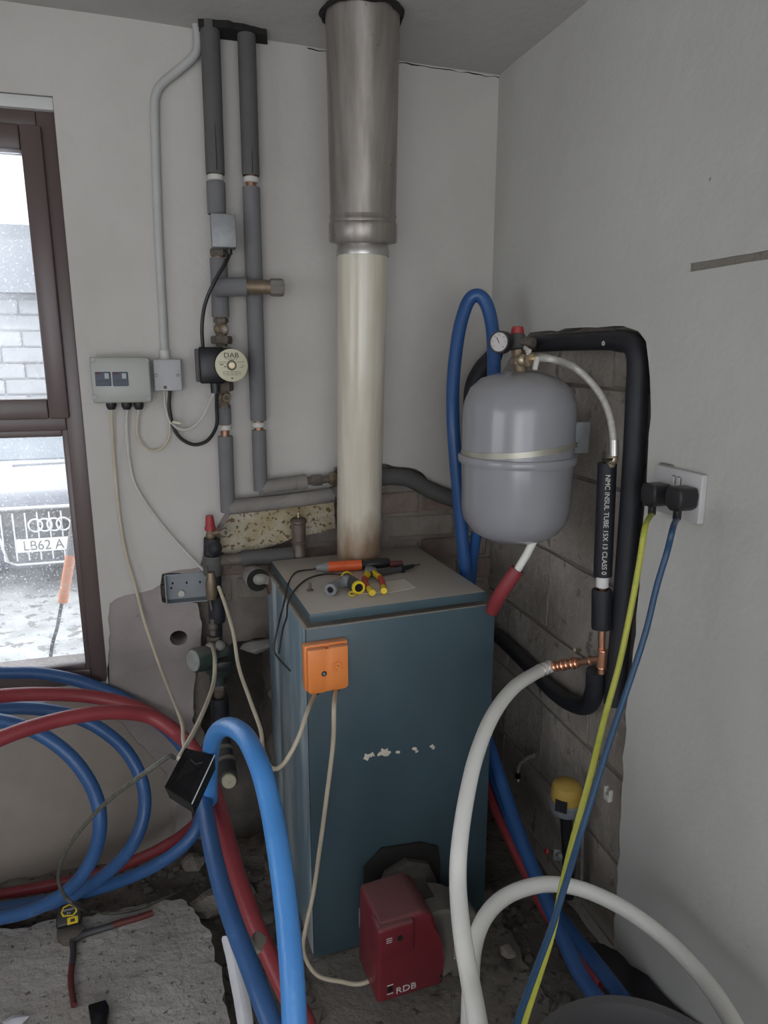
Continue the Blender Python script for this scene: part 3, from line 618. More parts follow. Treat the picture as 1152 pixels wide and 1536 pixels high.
cable([gB, *LD([(501, 1060, 1.415), (500, 1110, 1.44), (492, 1180, 1.48), (480, 1270, 1.54), (470, 1340, 1.57), (458, 1395, 1.58), (456, 1430, 1.60), (475, 1462, 1.60), (510, 1472, 1.59), (548, 1474, 1.58), (600, 1440, 1.62)])], .0048, M_ccream, 'cream cable hanging straight down the boiler door from the thermostat right side')

# ------------------------------------------------------------ burner
bur = thing('oil_burner', 'red-covered burner with grey fan housing on the bottom of the boiler door', 'burner', BR @ V((.2, -.12, .0)))
def lp(x, y, off): p = BF(x, y, off); return (p.x, p.z)
FMx = lambda off: BR @ frame((0, -off, 0), (0, -1, 0), (1, 0, 0))
o8 = [lp(546, 1300, .004), lp(572, 1272, .004), lp(632, 1263, .004), lp(657, 1270, .004), lp(660, 1296, .004), lp(655, 1370, .004), lp(600, 1420, .004), lp(545, 1400, .004)]
MB().prism(o8, .008, FMx(0), .001).done('mounting_gasket', M_dark, bur)
fc = V((*lp(612, 1335, .03), 0)); 
MB().lathe([(0, 0), (.075, 0), (.078, .006), (.078, .02), (.065, .026), (.05, .04), (.05, .1), (0, .1)], BR @ frame((fc.x, -.008, fc.y), (0, -1, 0), (1, 0, 0)), 8).done('flange', mat('sooty_cast_iron', (.07, .062, .055), .8, .2, c2=(.15, .135, .12), scale=20, bump=.4), bur)
F0 = .215
cov = [lp(565, 1390, F0), lp(568, 1507, F0), lp(666, 1477, F0), lp(666, 1440, F0), lp(660, 1408, F0)]
# shoulder of the cover continues up and back; side profile on the right leans towards the boiler
x0, zt_ = cov[0]; zb = min(cov[1][1], cov[2][1]); x1 = cov[2][0]
back_top = lp(528, 1314, .075); zT = zt_
prof = [(x0, cov[1][1] - .002), (x1, cov[2][1]), (x1, cov[3][1]), (x1 - .010, cov[4][1]), (x1 - .028, zt_ - .015), (x1 - .052, zt_ + .005), (x0 + .004, zt_)]
MB().prism(prof, F0 - .085, FMx(.085), .010, 3).done('cover', M_burner, bur)
ns = [lp(565, 1392, F0 + .0), lp(567, 1440, F0), lp(620, 1424, F0), lp(619, 1378, F0)]
nsx0, nsz0, nsz1 = ns[0][0] - .001, ns[1][1], ns[0][1] + .002; nsx1 = ns[2][0]
MB().prism([(nsx0, nsz0), (nsx1, nsz0 + .004), (nsx1, nsz1), (nsx0, nsz1)], .052, FMx(F0 - .04), .008, 3).done('cover_nose', M_burner, bur)
pb = lp(600, 1407, F0 + .012)
MB().cyl(BR @ V((pb[0], -F0 - .004, pb[1])), BR @ V((pb[0], -F0 - .0135, pb[1])), .0065).done('reset_button', M_dark, bur)
FM = FMx(F0)
wm = MB(); pw = lp(584, 1411, F0 + .012)
for k in range(3): wm.box((.013, .0018, .0006), FM @ Matrix.Translation((pw[0], pw[1] + .005 - k * .005, .0122)))
wm.done('warning_print', M_wprint, bur)
pr = lp(609, 1482, F0); text('RDB', .022, FM @ Matrix.Translation((pr[0], pr[1], .0004)), M_wprint, bur, 'logo_lettering', sx=1.15)
ps_ = lp(585, 1484, F0); wm = MB(); wm.box((.012, .014, .001), FM @ Matrix.Translation((ps_[0], ps_[1], .0004))).done('emblem', M_black, bur)
wm = MB(); wm.box((.014, .0022, .0008), FM @ Matrix.Translation((ps_[0], ps_[1] + .011, .0004))); wm.box((.014, .0022, .0008), FM @ Matrix.Translation((ps_[0], ps_[1] - .011, .0004))); wm.done('emblem_print', M_wprint, bur)
MB().cyl(BR @ V((*[lp(661, 1464, F0)[0]], -F0 + .004, lp(661, 1464, F0)[1])), BR @ V((lp(661, 1464, F0)[0], -F0 - .001, lp(661, 1464, F0)[1])), .0035).done('cover_screw', M_dark, bur)
# fan housing: drum with a side motor
hc = lp(640, 1400, .11)
dr = MB().lathe([(0, 0), (.088, 0), (.094, .006), (.094, .094), (.088, .10), (0, .10)], BR @ frame((hc[0] + .005, -.055, hc[1] + .0), (0, -1, 0), (1, 0, 0)), 40); dr.done('fan_housing', M_alu, bur)
m_ = MB().box((.062, .105, .17), BR @ Matrix.Translation((hc[0] + .078, -.105, hc[1] - .02)), .012, 3); m_.done('motor_casing', M_alu, bur)
lb = lp(688, 1423, .16); MB().box((.022, .001, .055), BR @ Matrix.Translation((lb[0] - .0, -.1585, lb[1]))).done('rating_label', M_whited, bur)
lbp = MB()
for k in range(7): lbp.box((.016, .0012, .002), BR @ Matrix.Translation((lb[0], -.1588, lb[1] + .022 - k * .007)))
lbp.done('label_print', M_print, bur)
MB().box((.006, .04, .05), BR @ Matrix.Translation((x0 + .006, -.10, zb + .11)), .002).done('flame_relay', M_groove, bur)
# combustion chamber plinth under the door
# ------------------------------------------------------------ things on the lid
T0 = lz + .0005
def rod(name, p0, p1, prof, m, parent): L = (V(p1) - V(p0)).length; return MB().lathe([(r, t * L) for r, t in prof], frame(p0, V(p1) - V(p0)), 16).done(name, m, parent)
pt = thing('voltage_tester', 'orange and black two-probe voltage tester lying in front of the flue', 'tester', G(545, 855, lz))
a = G(492, 858, T0) + V((0, 0, .014)); b = G(542, 855, T0) + V((0, 0, .014)); c = G(584, 851, T0) + V((0, 0, .014))
rod('tail', a + (a - b) * .35, a, [(0, 0), (.005, 0), (.012, .6), (.013, 1), (0, 1)], M_gfit, pt)
rod('orange_body', a, b, [(0, 0), (.013, 0), (.0135, .05), (.0135, .5), (.0125, .51), (.0135, .53), (.0135, 1), (0, 1)], M_oran2, pt)
rod('black_body', b, c, [(0, 0), (.0135, 0), (.011, .2), (.0125, .25), (.0125, .9), (.010, 1), (0, 1)], M_black, pt)
rod('red_collar', c - V((0, .004, .004)), G(604, 851, T0) + V((0, 0, .010)), [(0, 0), (.008, 0), (.008, 1), (0, 1)], M_dred, pt)
a2 = G(556, 867, T0) + V((0, 0, .008)); b2_ = G(601, 858, T0) + V((0, 0, .008)); c2_ = G(630, 850, T0) + V((0, 0, .007))
rod('second_probe', a2, b2_, [(0, 0), (.006, .0), (.008, .3), (.007, 1), (0, 1)], M_dgrey, pt)
MB().lathe([(0, 0), (.014, 0), (.014, .004), (0, .004)], frame(b2_, c2_ - b2_), 12).done('finger_guard', M_black, pt)
rod('probe_tip', b2_, c2_, [(0, 0), (.007, 0), (.005, .6), (.0015, .75), (.001, 1), (0, 1)], M_black, pt)
cable([a + (a - b) * .3, *[G(x, y, zz) for x, y, zz in ((470, 854, .872), (445, 858, .868), (433, 874, .866))], *LD([(427, 900, 1.56), (418, 935, 1.56), (411, 970, 1.56), (416, 985, 1.55), (435, 1006, 1.50)])], .0022, M_cblack, 'upper thin black test lead looping off the left of the boiler lid')
cable([G(520, 863, .872), *[G(x, y, zz) for x, y, zz in ((490, 861, .870), (462, 868, .870), (442, 885, .868))], *LD([(432, 905, 1.52), (430, 925, 1.52), (424, 945, 1.53), (418, 980, 1.54)])], .0022, M_cblack, 'lower thin black test lead crossing the lid corner and hanging down')
# grey push-fit elbow
ge = thing('pipe_elbow', 'grey plastic push-fit elbow lying on the boiler lid front left', 'pipe fitting', G(505, 893, lz))
e0 = G(496, 892, T0) + V((0, -.004, .015)); e1 = G(506, 886, T0) + V((0, .012, .015)); e2 = G(523, 883, T0) + V((0, .012, .016))
MB().tube(sm([e0, e1 * .6 + (e0 + e2) * .2, e2], 6), .0115, 16).done('elbow_body', M_gfit, ge)
MB().lathe([(.0075, .0), (.0145, 0), (.0155, .003), (.0155, .012), (.0115, .014)], frame(e0 + (e0 - e1).normalized() * .006, e1 - e0), 20).done('socket_collar', M_gfit, ge)
MB().lathe([(0, .004), (.0078, .004)], frame(e0 + (e0 - e1).normalized() * .006, e1 - e0), 16).done('socket_hole', M_dark, ge)
MB().lathe([(.0125, 0), (.0140, .003), (.0140, .016), (.0125, .018)], frame(e2 - (e2 - e1).normalized() * .014, e2 - e1), 20).done('socket_collar', M_gfit, ge)
# inspection torch
to = thing('torch', 'small black torch with a yellow rim lying beside the grey elbow', 'torch', G(535, 893, lz))
t0 = G(522, 877, T0) + V((0, .016, .014)); t1 = G(537, 890, T0) + V((.0, -.004, .016))
rod('barrel', t0, t1, [(0, 0), (.011, 0), (.0135, .3), (.0145, .8), (.0145, 1), (0, 1)], M_dgrey, to)
MB().lathe([(.010, .0), (.0155, 0), (.0165, .003), (.0155, .008), (.0135, .009)], frame(t1 + (t1 - t0).normalized() * .004, t0 - t1), 20).done('yellow_rim', M_yel, to)
MB().lathe([(0, 0), (.0105, 0)], frame(t1 + (t1 - t0).normalized() * .0035, t1 - t0), 20).done('lens', M_blackg, to)
MB().torus(frame(t0, t1 - t0), .0125, .003, 16, 6).done('rear_ring', M_yel, to)
MB().torus(frame(G(528, 893, T0) + V((0, 0, .004)), (0, -.4, 1)), .007, .002, 14, 6).done('hanging_loop', M_yel, to)
# pliers
pl = thing('pliers', 'red and yellow handled pliers lying on the lid next to the paper', 'pliers', G(560, 880, lz))
for s_, pp in ((-1, [(552, 868), (547, 873), (549, 882), (554, 889)]), (1, [(563, 867), (570, 872), (574, 881), (575, 887)])):
    P = [G(x, y, T0) + V((0, 0, .010)) for x, y in pp]
    MB().tube(sm([P[0] + V((0, .012, 0)), P[0], P[1]], 4), .0075, 10).done('yellow_shoulder', M_yel, pl)
    MB().tube(sm(P, 5), .0068, 10).done('red_grip', M_pred, pl)
    MB().tube([P[-1], P[-1] + (P[-1] - P[-2]) * .9], .0078, 10).done('yellow_end_cap', M_yel, pl)
jc = G(558, 862, T0) + V((0, .01, .008))
MB().box((.03, .022, .012), frame(jc, (0, 0, 1), (1, .05, 0)), .004).done('pivot_head', M_steel, pl)
MB().prism([(-.011, 0), (.011, 0), (.004, .035), (-.004, .035)], .009, frame(jc + V((0, .008, -.004)), (0, 0, 1), (1, .05, 0)), .001).done('jaws', M_steel, pl)
pv = [G(x, y, T0) for x, y in ((535, 879), (607, 869), (624, 882), (585, 889), (540, 891))]
tag(MB().prism([(p.x, p.y) for p in pv], .0008, Matrix.Translation((0, 0, T0))).done('paper_sheet', M_paper, None), 'small scrap of buff paper lying flat on the boiler lid under the pliers', 'paper')

# ------------------------------------------------------------ lagged risers on back wall
YP = 1.885
def bp_(x, y, Y=YP): return B(x, y, Y)
def pr_line(x0_, y0_, x1_, y1_): return lambda y: bp_(x0_ + (x1_ - x0_) * (y - y0_) / (y1_ - y0_), y)
# left riser
lr = thing('lagged_riser', 'left grey lagged riser with the round pump, elbowing right behind the flue', 'pipe run', bp_(343, 765))
L1 = pr_line(314, 20, 342, 765)
MB().cyl(L1(10), L1(395), .013).done('pipe', M_copperd, lr)
def k_(p, r): return p
def lags(L, y0, y1, r, parent, m=M_foamg): return lag(L(y0), L(y1), r, m, parent)
lags(L1, -10, 262, .0225, lr, M_foamd); lags(L1, 273, 322, .0225, lr)
lags(L1, 387, 476, .0215, lr)
lags(L1, 612, 636, .0175, lr); lags(L1, 654, 768, .0195, lr)
for y in (267, 641):
    q = L1(y); MB().cyl(q - V((0, 0, .007)), q + V((0, 0, .007)), .0195 if y < 300 else .017, ch=.002).done('white_clip_ring', M_whited, lr)
MB().cyl(L1(600), L1(700), .011).done('pipe', M_copperd, lr)
hexnut(MB(), L1(379), (0, 0, 1), .020, .018).done('hex_nut', M_bronze, lr)
for y, r, h in ((481, .019, .012), (516 - 6, .027, .02), (580, .026, .022), (610, .017, .012)):
    hexnut(MB(), L1(y), (0, 0, 1), r, h).done('hex_nut', M_bronze, lr)
MB().cyl(L1(476), L1(520), .014).cyl(L1(572), L1(612), .0135).done('pipe', M_bronze, lr)
for y in (494, 596):
    q = L1(y); mm_ = MB().sphere(q, .019, 14); mm_.cyl(q, q + V((.006, -.024, 0)), .011); mm_.done('isolating_valve', M_brass, lr)
    MB().cyl(q + V((.006, -.024, 0)), q + V((.007, -.027, 0)), .006, seg=8).done('valve_screw', M_zinc if y < 500 else M_bronze, lr)
MB().prism([(-.0008, 0), (.0008, 0), (.0006, .1), (-.0002, .1)], .001, WALLB(L1(258) + V((.003, -.0226, 0)))).done('slit', M_dark, lr)
# tee branch crossing the right riser
t0 = bp_(329, 431, 1.875); t1 = bp_(370, 430, 1.835); t2 = bp_(405, 431, 1.835); t3 = bp_(424, 431, 1.835)
lag(bp_(322, 431, 1.85), bp_(371, 430, 1.835), .0225, M_foamg, lr)
MB().cyl(t1 - V((.02, 0, 0)), t2, .0175).done('branch_pipe', M_brass, lr)
MB().lathe([(0, 0), (.020, 0), (.0215, .004), (.0215, .030), (.019, .034), (0, .034)], frame(t2, (1, 0, 0)), 8).done('end_cap', M_foamg2, lr)
# horizontal continuation behind the flue
h0 = bp_(344, 763, 1.885); h1 = bp_(500, 742, 1.888); hh_ = [h0 + V((-.002, 0, .004)), h0.lerp(h1, .5), h1, bp_(540, 722, 1.89), bp_(575, 716, 1.895), bp_(612, 718, 1.897), bp_(650, 738, 1.897), bp_(690, 752, 1.90), bp_(725, 760, 1.90)]
MB().tube(sm(hh_[:3], 4), .0205, 18).done('foam_lagging', M_foamg2, lr)
MB().tube(sm(hh_[2:], 6), .0235, 18).done('foam_lagging', M_foamd, lr)
# right riser
rr_ = thing('lagged_riser', 'right grey lagged riser beside the pump, turning right at its foot', 'pipe run', bp_(391, 735))
L2 = pr_line(369, 30, 391, 735)
MB().cyl(L2(20), L2(700), .012).done('pipe', M_copperd, rr_)
lags(L2, -10, 264, .0215, rr_, M_foamd); lags(L2, 281, 455, .0215, rr_, M_foamg); lags(L2, 455, 631, .0208, rr_, M_foamg); lags(L2, 645, 736, .0190, rr_)
for y in (270, 637):
    q = L2(y); MB().cyl(q - V((0, 0, .007)), q + V((0, 0, .007)), .0185 if y < 300 else .016, ch=.002).done('white_clip_ring', M_whited, rr_)
MB().prism([(-.0008, 0), (.0008, 0), (.0006, .05), (-.0002, .05)], .001, WALLB(L2(262) + V((.002, -.0216, 0)))).done('slit', M_dark, rr_)
g0 = bp_(388, 732); g1 = bp_(445, 724); g2 = bp_(460, 722); g3 = bp_(520, 716)
lag(g0, g1, .0185, M_foamg2, rr_); lag(g1, g2, .0195, M_foamg2, rr_)
MB().cyl(g2, g3, .0105).done('pipe', M_bronze, rr_)
hexnut(MB(), g2.lerp(g3, .25), (1, 0, 0), .016, .03).done('hex_nut', M_bronze, rr_)
hexnut(MB(), g2.lerp(g3, .65), (1, 0, 0), .019, .02).done('hex_nut', M_brass, rr_)
# round label pump
pump = thing('circulator_pump', 'black circulator pump with round cream DAB label on the left riser', 'pump', L1(548))
pc = B(349, 548, 1.80); q = L1(548); Yc = q.y
MB().sphere(q, .036, 16, (1, .9, 1.15)).cyl(L1(525), L1(573), .02).done('pump_body', M_bronze, pump)
mc = V((pc.x, Yc, pc.z))
MB().lathe([(0, -.02), (.040, -.02), (.043, 0), (.043, .045), (.0385, .055), (.0385, Yc - 1.8075), (.036, Yc - 1.8055), (0, Yc - 1.8055)], frame((pc.x - .011, Yc, pc.z), (.09, -1, 0), (1, 0, 0)), 32).done('motor_housing', M_dgrey, pump)
LM = frame(pc + V((-.003, -.001, 0)), (.09, -1, 0), (1, 0, 0))
MB().lathe([(.037, -.003), (.0395, 0), (.0395, .002), (.0375, .003), (0, .003)], LM, 40).done('round_label', M_label, pump)
LM2 = LM @ Matrix.Translation((0, 0, .0033))
text('DAB', .0170, LM2 @ Matrix.Translation((0, .0235, 0)), M_print, pump, 'label_lettering', ext=.0006, sx=1.1)
MB().torus(LM2, .0105, .0018, 24, 6).done('vent_ring', M_bronze, pump)
MB().lathe([(0, .002), (.007, .002), (.008, 0)], LM2, 16).done('vent_screw', M_brassb, pump)
lm = MB()
for (x, y, w, h) in ((0, .0155, .03, .0007), (-.0, .0128, .012, .0008), (-.022, .009, .018, .0006), (-.022, .006, .018, .0006), (.022, .009, .018, .0006), (.022, .006, .018, .0006), (-.024, .002, .008, .002), (.027, -.001, .008, .001), (.024, -.005, .01, .001), (-.016, -.003, .005, .002),
                     (0, -.015, .040, .0006), (0, -.019, .040, .0006), (0, -.023, .034, .0006), (-.02, -.019, .0006, .008), (0, -.019, .0006, .008), (.02, -.019, .0006, .008), (-.01, -.019, .0006, .008), (.01, -.019, .0006, .008), (0, -.031, .005, .003)):
    lm.box((w, h, .0004), LM2 @ Matrix.Translation((x, y, 0)))
lm.done('label_print', M_print, pump)
tb = B(318, 548, 1.82)
MB().box((.060, .05, .088), Matrix.Translation((tb.x - .0, 1.84, tb.z)), .004).done('terminal_box', M_blackg, pump)
MB().box((.010, .05, .080), Matrix.Translation((tb.x - .034, 1.84, tb.z)), .003).done('terminal_lid', M_dgrey, pump)
MB().cyl((tb.x + .006, 1.835, tb.z - .04), (tb.x + .006, 1.835, tb.z - .068), .0125, .0115).done('cable_gland', M_black, pump)
tg = V((tb.x + .006, 1.835, tb.z - .066))
# metal sensor box on the left riser
sb = thing('thermostat_box', 'galvanised metal thermostat box strapped on the left riser above the pump', 'junction box', L1(345) + V((0, -.03, -.04)))
p0_ = B(315, 320, 1.84); p1_ = B(353, 372, 1.84)
sbc = V(((p0_.x + p1_.x) / 2 + .002, 1.8575, (p0_.z + p1_.z) / 2))
MB().box((p1_.x - p0_.x + .002, .05, p0_.z - p1_.z), Matrix.Translation(sbc), .003).done('box_cover', M_steel, sb)
MB().cyl(sbc + V((.012, -.01, -.040)), sbc + V((.012, -.01, -.053)), .007).done('cable_grommet', M_black, sb)
cable([sbc + V((.012, -.01, -.052))] + LB([(338, 395, 1.82), (322, 422, 1.815), (308, 455, 1.82), (303, 490, 1.82), (305, 530, 1.83)]), .0045, M_cblack, 'black cable curving from the metal thermostat box down to the pump')

# ------------------------------------------------------------ conduit, control box, junction box, cables
cond = thing('conduit', 'painted round conduit running from the ceiling corner down to the grey junction box', 'conduit', B(248, 540, 1.918))
MB().tube(sm(LB([(291, 20, 1.905), (295, 40, 1.905), (297, 66, 1.908), (291, 84, 1.91), (268, 105, 1.914), (243, 126, 1.916), (234, 142, 1.916), (232, 165, 1.916), (234, 250, 1.916), (239, 380, 1.917), (244, 470, 1.918), (247, 532, 1.918)]), 5), .0105, 14).done('conduit_tube', M_cond, cond)
q = B(247, 532, 1.916); MB().cyl(q + V((0, 0, -.012)), q + V((0, 0, .012)), .0135, ch=.001).done('coupling', M_whited, cond)
cb_ = thing('control_box', 'grey-green electrical control box with two breakers beside the window', 'control box', B(180, 610, 1.9))
def bbox(x0, y0, x1, y1, Yf, Yb, bev, m, name, parent, seg=3):
    a = B(x0, y0, Yf); b = B(x1, y1, Yf)
    return MB().box((b.x - a.x, Yb - Yf, a.z - b.z), Matrix.Translation(((a.x + b.x) / 2, (Yf + Yb) / 2, (a.z + b.z) / 2)), bev, seg).done(name, m, parent)
bbox(135, 537, 227, 602, 1.865, 1.928, .004, M_ctrl, 'enclosure', cb_)
bbox(133.5, 535.5, 228.5, 603.5, 1.862, 1.872, .004, M_ctrl, 'lid', cb_)
for (x, y) in ((139, 540), (220, 541), (142, 596), (223, 597)):
    q = B(x, y, 1.862); MB().lathe([(0, .0018), (.0022, .0018), (.0022, .001), (.0055, .001), (.006, 0)], frame(q, (0, -1, 0)), 14).done('screw', M_steel, cb_)
for x in (142, 168):
    mb = bbox(x, 558, x + 25, 579, 1.859, 1.866, .001, M_breaker, 'circuit_breaker', cb_, 1)
    bbox(x + 14.5, 560, x + 21.5, 568, 1.8582, 1.860, .0, M_grey, 'rating_patch', mb, 1)
    bbox(x + 1.5, 559, x + 9, 561.5, 1.8583, 1.860, .0, M_dred, 'brand_patch', mb, 1)
    bbox(x + 5, 570.5, x + 20, 573, 1.8575, 1.860, .0, M_black, 'switch_lever', mb, 1)
gl_ = []
for x in (166.5, 189.5, 207.5):
    q = B(x, 602, 1.893); gl_.append(q + V((0, 0, -.02)))
    MB().lathe([(0, .0), (.010, 0), (.0125, -.003), (.0125, -.012), (.009, -.020), (.004, -.021), (0, -.021)], Matrix.Translation(q), 12).done('cable_gland', M_black, cb_)
jb = thing('junction_box', 'small grey square junction box right of the control box', 'junction box', B(252, 585, 1.9))
bbox(229, 539, 274, 586, 1.882, 1.928, .003, M_grey, 'box_body', jb); 
for (x, y) in ((234, 563), (267, 563), (248, 581)):
    q = B(x, y, 1.882); MB().lathe([(0, .0015), (.003, .0015), (.0045, 0)], frame(q, (0, -1, 0)), 10).done('screw', M_bronze if y > 570 else M_steel, jb)
cable([gl_[0]] + LB([(168, 640, 1.90), (172, 700, 1.915), (180, 780, 1.915), (190, 835, 1.91), (203, 880, 1.905), (216, 930, 1.90)]) + LD([(240, 1000, 1.86), (262, 1055, 1.7), (273, 1085, 1.5), (275, 1110, 1.38), (277, 1122, 1.34)]), .0042, M_ccream, 'cream cable from the left gland of the control box down to the black hanging box')
cable([gl_[1]] + LB([(190, 640, 1.905), (194, 690, 1.917), (203, 728, 1.917), (228, 768, 1.915), (262, 810, 1.91), (300, 850, 1.90), (316, 864, 1.885), (320, 885, 1.87), (322, 898, 1.86)]), .004, M_cwhite, 'white cable from the middle gland slanting right to the valve pipework')
cable([gl_[2]] + LB([(206, 630, 1.90), (207, 655, 1.905), (220, 673, 1.905), (235, 676, 1.905), (249, 666, 1.905), (255, 645, 1.905), (252, 610, 1.905), (250, 586, 1.90)]), .0032, M_ccream, 'thin cable looping from the right gland up to the junction box')
cable([B(246, 586, 1.90)] + LB([(248, 610, 1.90), (254, 630, 1.90), (268, 643, 1.895), (285, 643, 1.89), (303, 628, 1.87), (314, 605, 1.85)]) + [tg + V((-.003, 0, .0))], .0032, M_cwhite, 'thin white cable looping from the junction box to the pump')
cable([B(255, 586, 1.90)] + LB([(254, 610, 1.90), (260, 640, 1.90), (272, 658, 1.895), (292, 667, 1.89), (312, 660, 1.88), (325, 638, 1.86), (325, 610, 1.85)]) + [tg + V((.003, 0, .0))], .0048, M_cblack, 'thick black cable looping under the junction box up to the pump')
tag(MB().box((.022, .006, .009), frame(B(265, 634, 1.888), (0, -1, 0), (1, .0, -.2)), .001).done('cable_marker', M_label, None), 'small yellowish tag clipped on the cables under the junction box', 'tag')

# ------------------------------------------------------------ valves and pipework left of the boiler
vs_ = thing('valve_stack', 'old dark vertical pipe with valves in the wall chase left of the boiler', 'pipe run', B(325, 1110, 1.9))
def vp(x, y, Y=1.885): return B(x, y, Y)
sv = thing('safety_valve', 'red-capped brass safety valve at the top of the left pipework', 'valve', vp(317, 808))
MB().lathe([(0, .0), (.0145, 0), (.0145, .008), (.0125, .012), (.0105, .036), (.009, .04), (0, .04)], Matrix.Translation(vp(315.5, 795)), 18).done('red_cap', M_redcap, sv)
MB().cyl(vp(316, 812), vp(315.5, 794), .0105).sphere(vp(316, 803), .013, 12).done('valve_body', M_brass, sv)
MB().cyl(vp(317, 800), vp(334, 797, 1.865), .008).sphere(vp(335, 799, 1.862), .012, 12, (1, 1, 1.1)).done('outlet', M_brass, sv)
MB().lathe([(0.006, 0), (.0085, 0), (.0085, .006)], frame(vp(338, 799, 1.848), (-.3, .9, 0)), 14).done('outlet_rim', M_zinc, sv)
lag(vp(317, 832), vp(318, 807), .0215, M_foamk, vs_, wob=.1)
MB().sphere(vp(322, 822, 1.87), .02, 12, (1, 1, 1)).done('foam_bulge', M_foamk, vs_)
lag(vp(319, 862), vp(319, 833), .024, M_foamd, vs_, wob=.1)
MB().tube(sm(LB([(322, 862, 1.885), (322, 900, 1.88), (323, 930, 1.88), (324, 960, 1.88)]), 4), .018, 14).done('pipe', M_foamk, vs_)
MB().lathe([(0, 0), (.013, 0), (.015, .008), (.015, .045), (.012, .055), (.010, .075), (0, .075)], Matrix.Translation(vp(318, 898, 1.855)), 12).done('brass_valve', M_brass, vs_)
MB().tube(LB([(314, 895, 1.85), (310, 850, 1.85), (311, 880, 1.85), (318, 915, 1.85)]), .003, 8).done('capillary', M_bronze, vs_)
lag(vp(326, 932, 1.87), vp(326, 893, 1.87), .0215, M_foamk, vs_, wob=.15)
MB().sphere(vp(320, 940, 1.86), .0135, 14).cyl(vp(320, 952, 1.86), vp(320, 928, 1.86), .009).done('bleed_valve', M_bronze, vs_)
hexnut(MB(), vp(322, 958, 1.875), (0, 0, 1), .022, .018).done('hex_nut', M_bronze, vs_)
# old pump with whitish dial
op_ = thing('circulator_pump', 'old dark green pump with whitish round face, low in the wall chase', 'pump', vp(325, 1020, 1.87))
MB().sphere(vp(328, 990, 1.87), .047, 18, (1, .95, 1.1)).cyl(vp(327, 1025, 1.875), vp(323, 962, 1.875), .022).done('pump_body', M_green, op_)
dc = vp(290, 991, 1.80); dx = V((-.84, -.52, .12))
MB().lathe([(0, -.055), (.031, -.055), (.033, -.03), (.033, -.006), (.031, 0), (0, .001)], frame(dc, dx), 28).done('motor_housing', M_green, op_)
MB().lathe([(.029, .0), (.028, .0025), (0, .0035)], frame(dc, dx), 28).done('dusty_face_plate', mat('dusty_pale_plate', (.26, .27, .25), .6, c2=(.38, .39, .36), scale=40), op_)
MB().box((.04, .03, .055), frame(vp(334, 995, 1.825), (.1, -1, 0), (1, 0, 0)), .006).done('terminal_box', M_black, op_)
fp = MB().sphere(vp(316, 972, 1.83), .016, 10); fp.sphere(vp(306, 985, 1.815), .013, 10); fp.sphere(vp(330, 968, 1.83), .014, 10); fp.done('corroded_fitting', mat('corroded_metal', (.25, .25, .23), .8, .2, c2=(.4, .4, .36), scale=60, bump=.6), op_)
cable([vp(318, 968, 1.815)] + LD([(322, 985, 1.70), (321, 1020, 1.62), (312, 1050, 1.52), (297, 1085, 1.42), (284, 1110, 1.36), (268, 1138, 1.30)]), .0048, M_ccream, 'cream cable from the old pump down into the black hanging box')
MB().tube(sm(LB([(328, 1020, 1.885), (330, 1060, 1.885), (332, 1110, 1.88)]), 4), .016, 14).done('pipe', M_bronze, vs_)
hexnut(MB(), vp(328, 1030, 1.88), (0, 0, 1), .024, .02).done('hex_nut', M_bronze, vs_)
lag(vp(331, 1095, 1.875), vp(329, 1045, 1.875), .026, M_foamk, vs_, wob=.1)
# ribbed valve with round cream end
rv = thing('drain_valve', 'dark ribbed valve with round cream end knob, low between blue pipe and boiler', 'valve', vp(338, 1170, 1.8))
rp = [vp(330, 1105, 1.84), vp(334, 1125, 1.80), vp(339, 1150, 1.76), vp(343, 1169, 1.70)]
MB().tube(sm(rp, 4), .025, 16).done('valve_body', M_dgrey, rv)
rib = sm(rp, 4)
for k in (1, 4, 7): MB().torus(frame(rib[k], rib[k + 1] - rib[k]), .027, .006, 20, 8).done('rib', M_bronze, rv)
MB().lathe([(0, 0), (.017, 0), (.019, .003), (.019, .016), (.017, .019), (.004, .019), (.003, .016), (0, .016)], frame(vp(343, 1169, 1.70), (0.05, -1, .25)), 24).done('end_knob', mat('aged_cream_plastic', (.45, .42, .30), .5), rv)
# lagging stub and vent canister
vc = thing('air_vent_bottle', 'rusty brown air vent canister standing on lagged pipe behind the boiler', 'air vent', vp(449, 832, 1.87))
MB().lathe([(0, 0), (.021, 0), (.021, .005), (.018, .01), (.0185, .035), (.0215, .037), (.0215, .040), (.0185, .043), (.020, .09), (.0235, .094), (.0235, .1), (.018, .106), (0, .108)], Matrix.Translation(vp(449, 833, 1.87)), 24).done('canister', mat('brown_canister', (.13, .10, .085), .5, .4, c2=(.2, .165, .14), scale=12), vc)
tp = vp(449, 833, 1.87) + V((0, 0, .106)); MB().cyl(tp, tp + V((0, 0, .012)), .0035).sphere(tp + V((0, 0, .013)), .005, 8).done('vent_cap', M_brassb, vc)
ls = thing('lagged_pipe', 'short horizontal lagged pipe from the left valves to the air vent', 'pipe run', vp(400, 850, 1.885))
lag(vp(362, 838, 1.885), vp(440, 832, 1.875), .0225, M_foamd, ls)
MB().cyl(vp(325, 842, 1.89), vp(366, 838, 1.885), .0165).done('pipe', M_bronze, ls)
hexnut(MB(), vp(340, 842, 1.89), (1, 0, 0), .022, .022).done('hex_nut', M_bronze, ls)
bc = thing('boiler_return_pipe', 'pale fitting with split foam collar entering the boiler side near its top', 'pipe run', vp(385, 875, 1.83))
c0 = vp(374, 858, 1.86); c1_ = vp(384, 866, 1.80)
MB().lathe([(.018, .0), (.031, 0), (.032, .004), (.028, .05), (.02, .05)], frame(c1_ + V((.004, -.012, -.004)), c0 - c1_), 22).done('foam_collar', M_foamg2, bc)
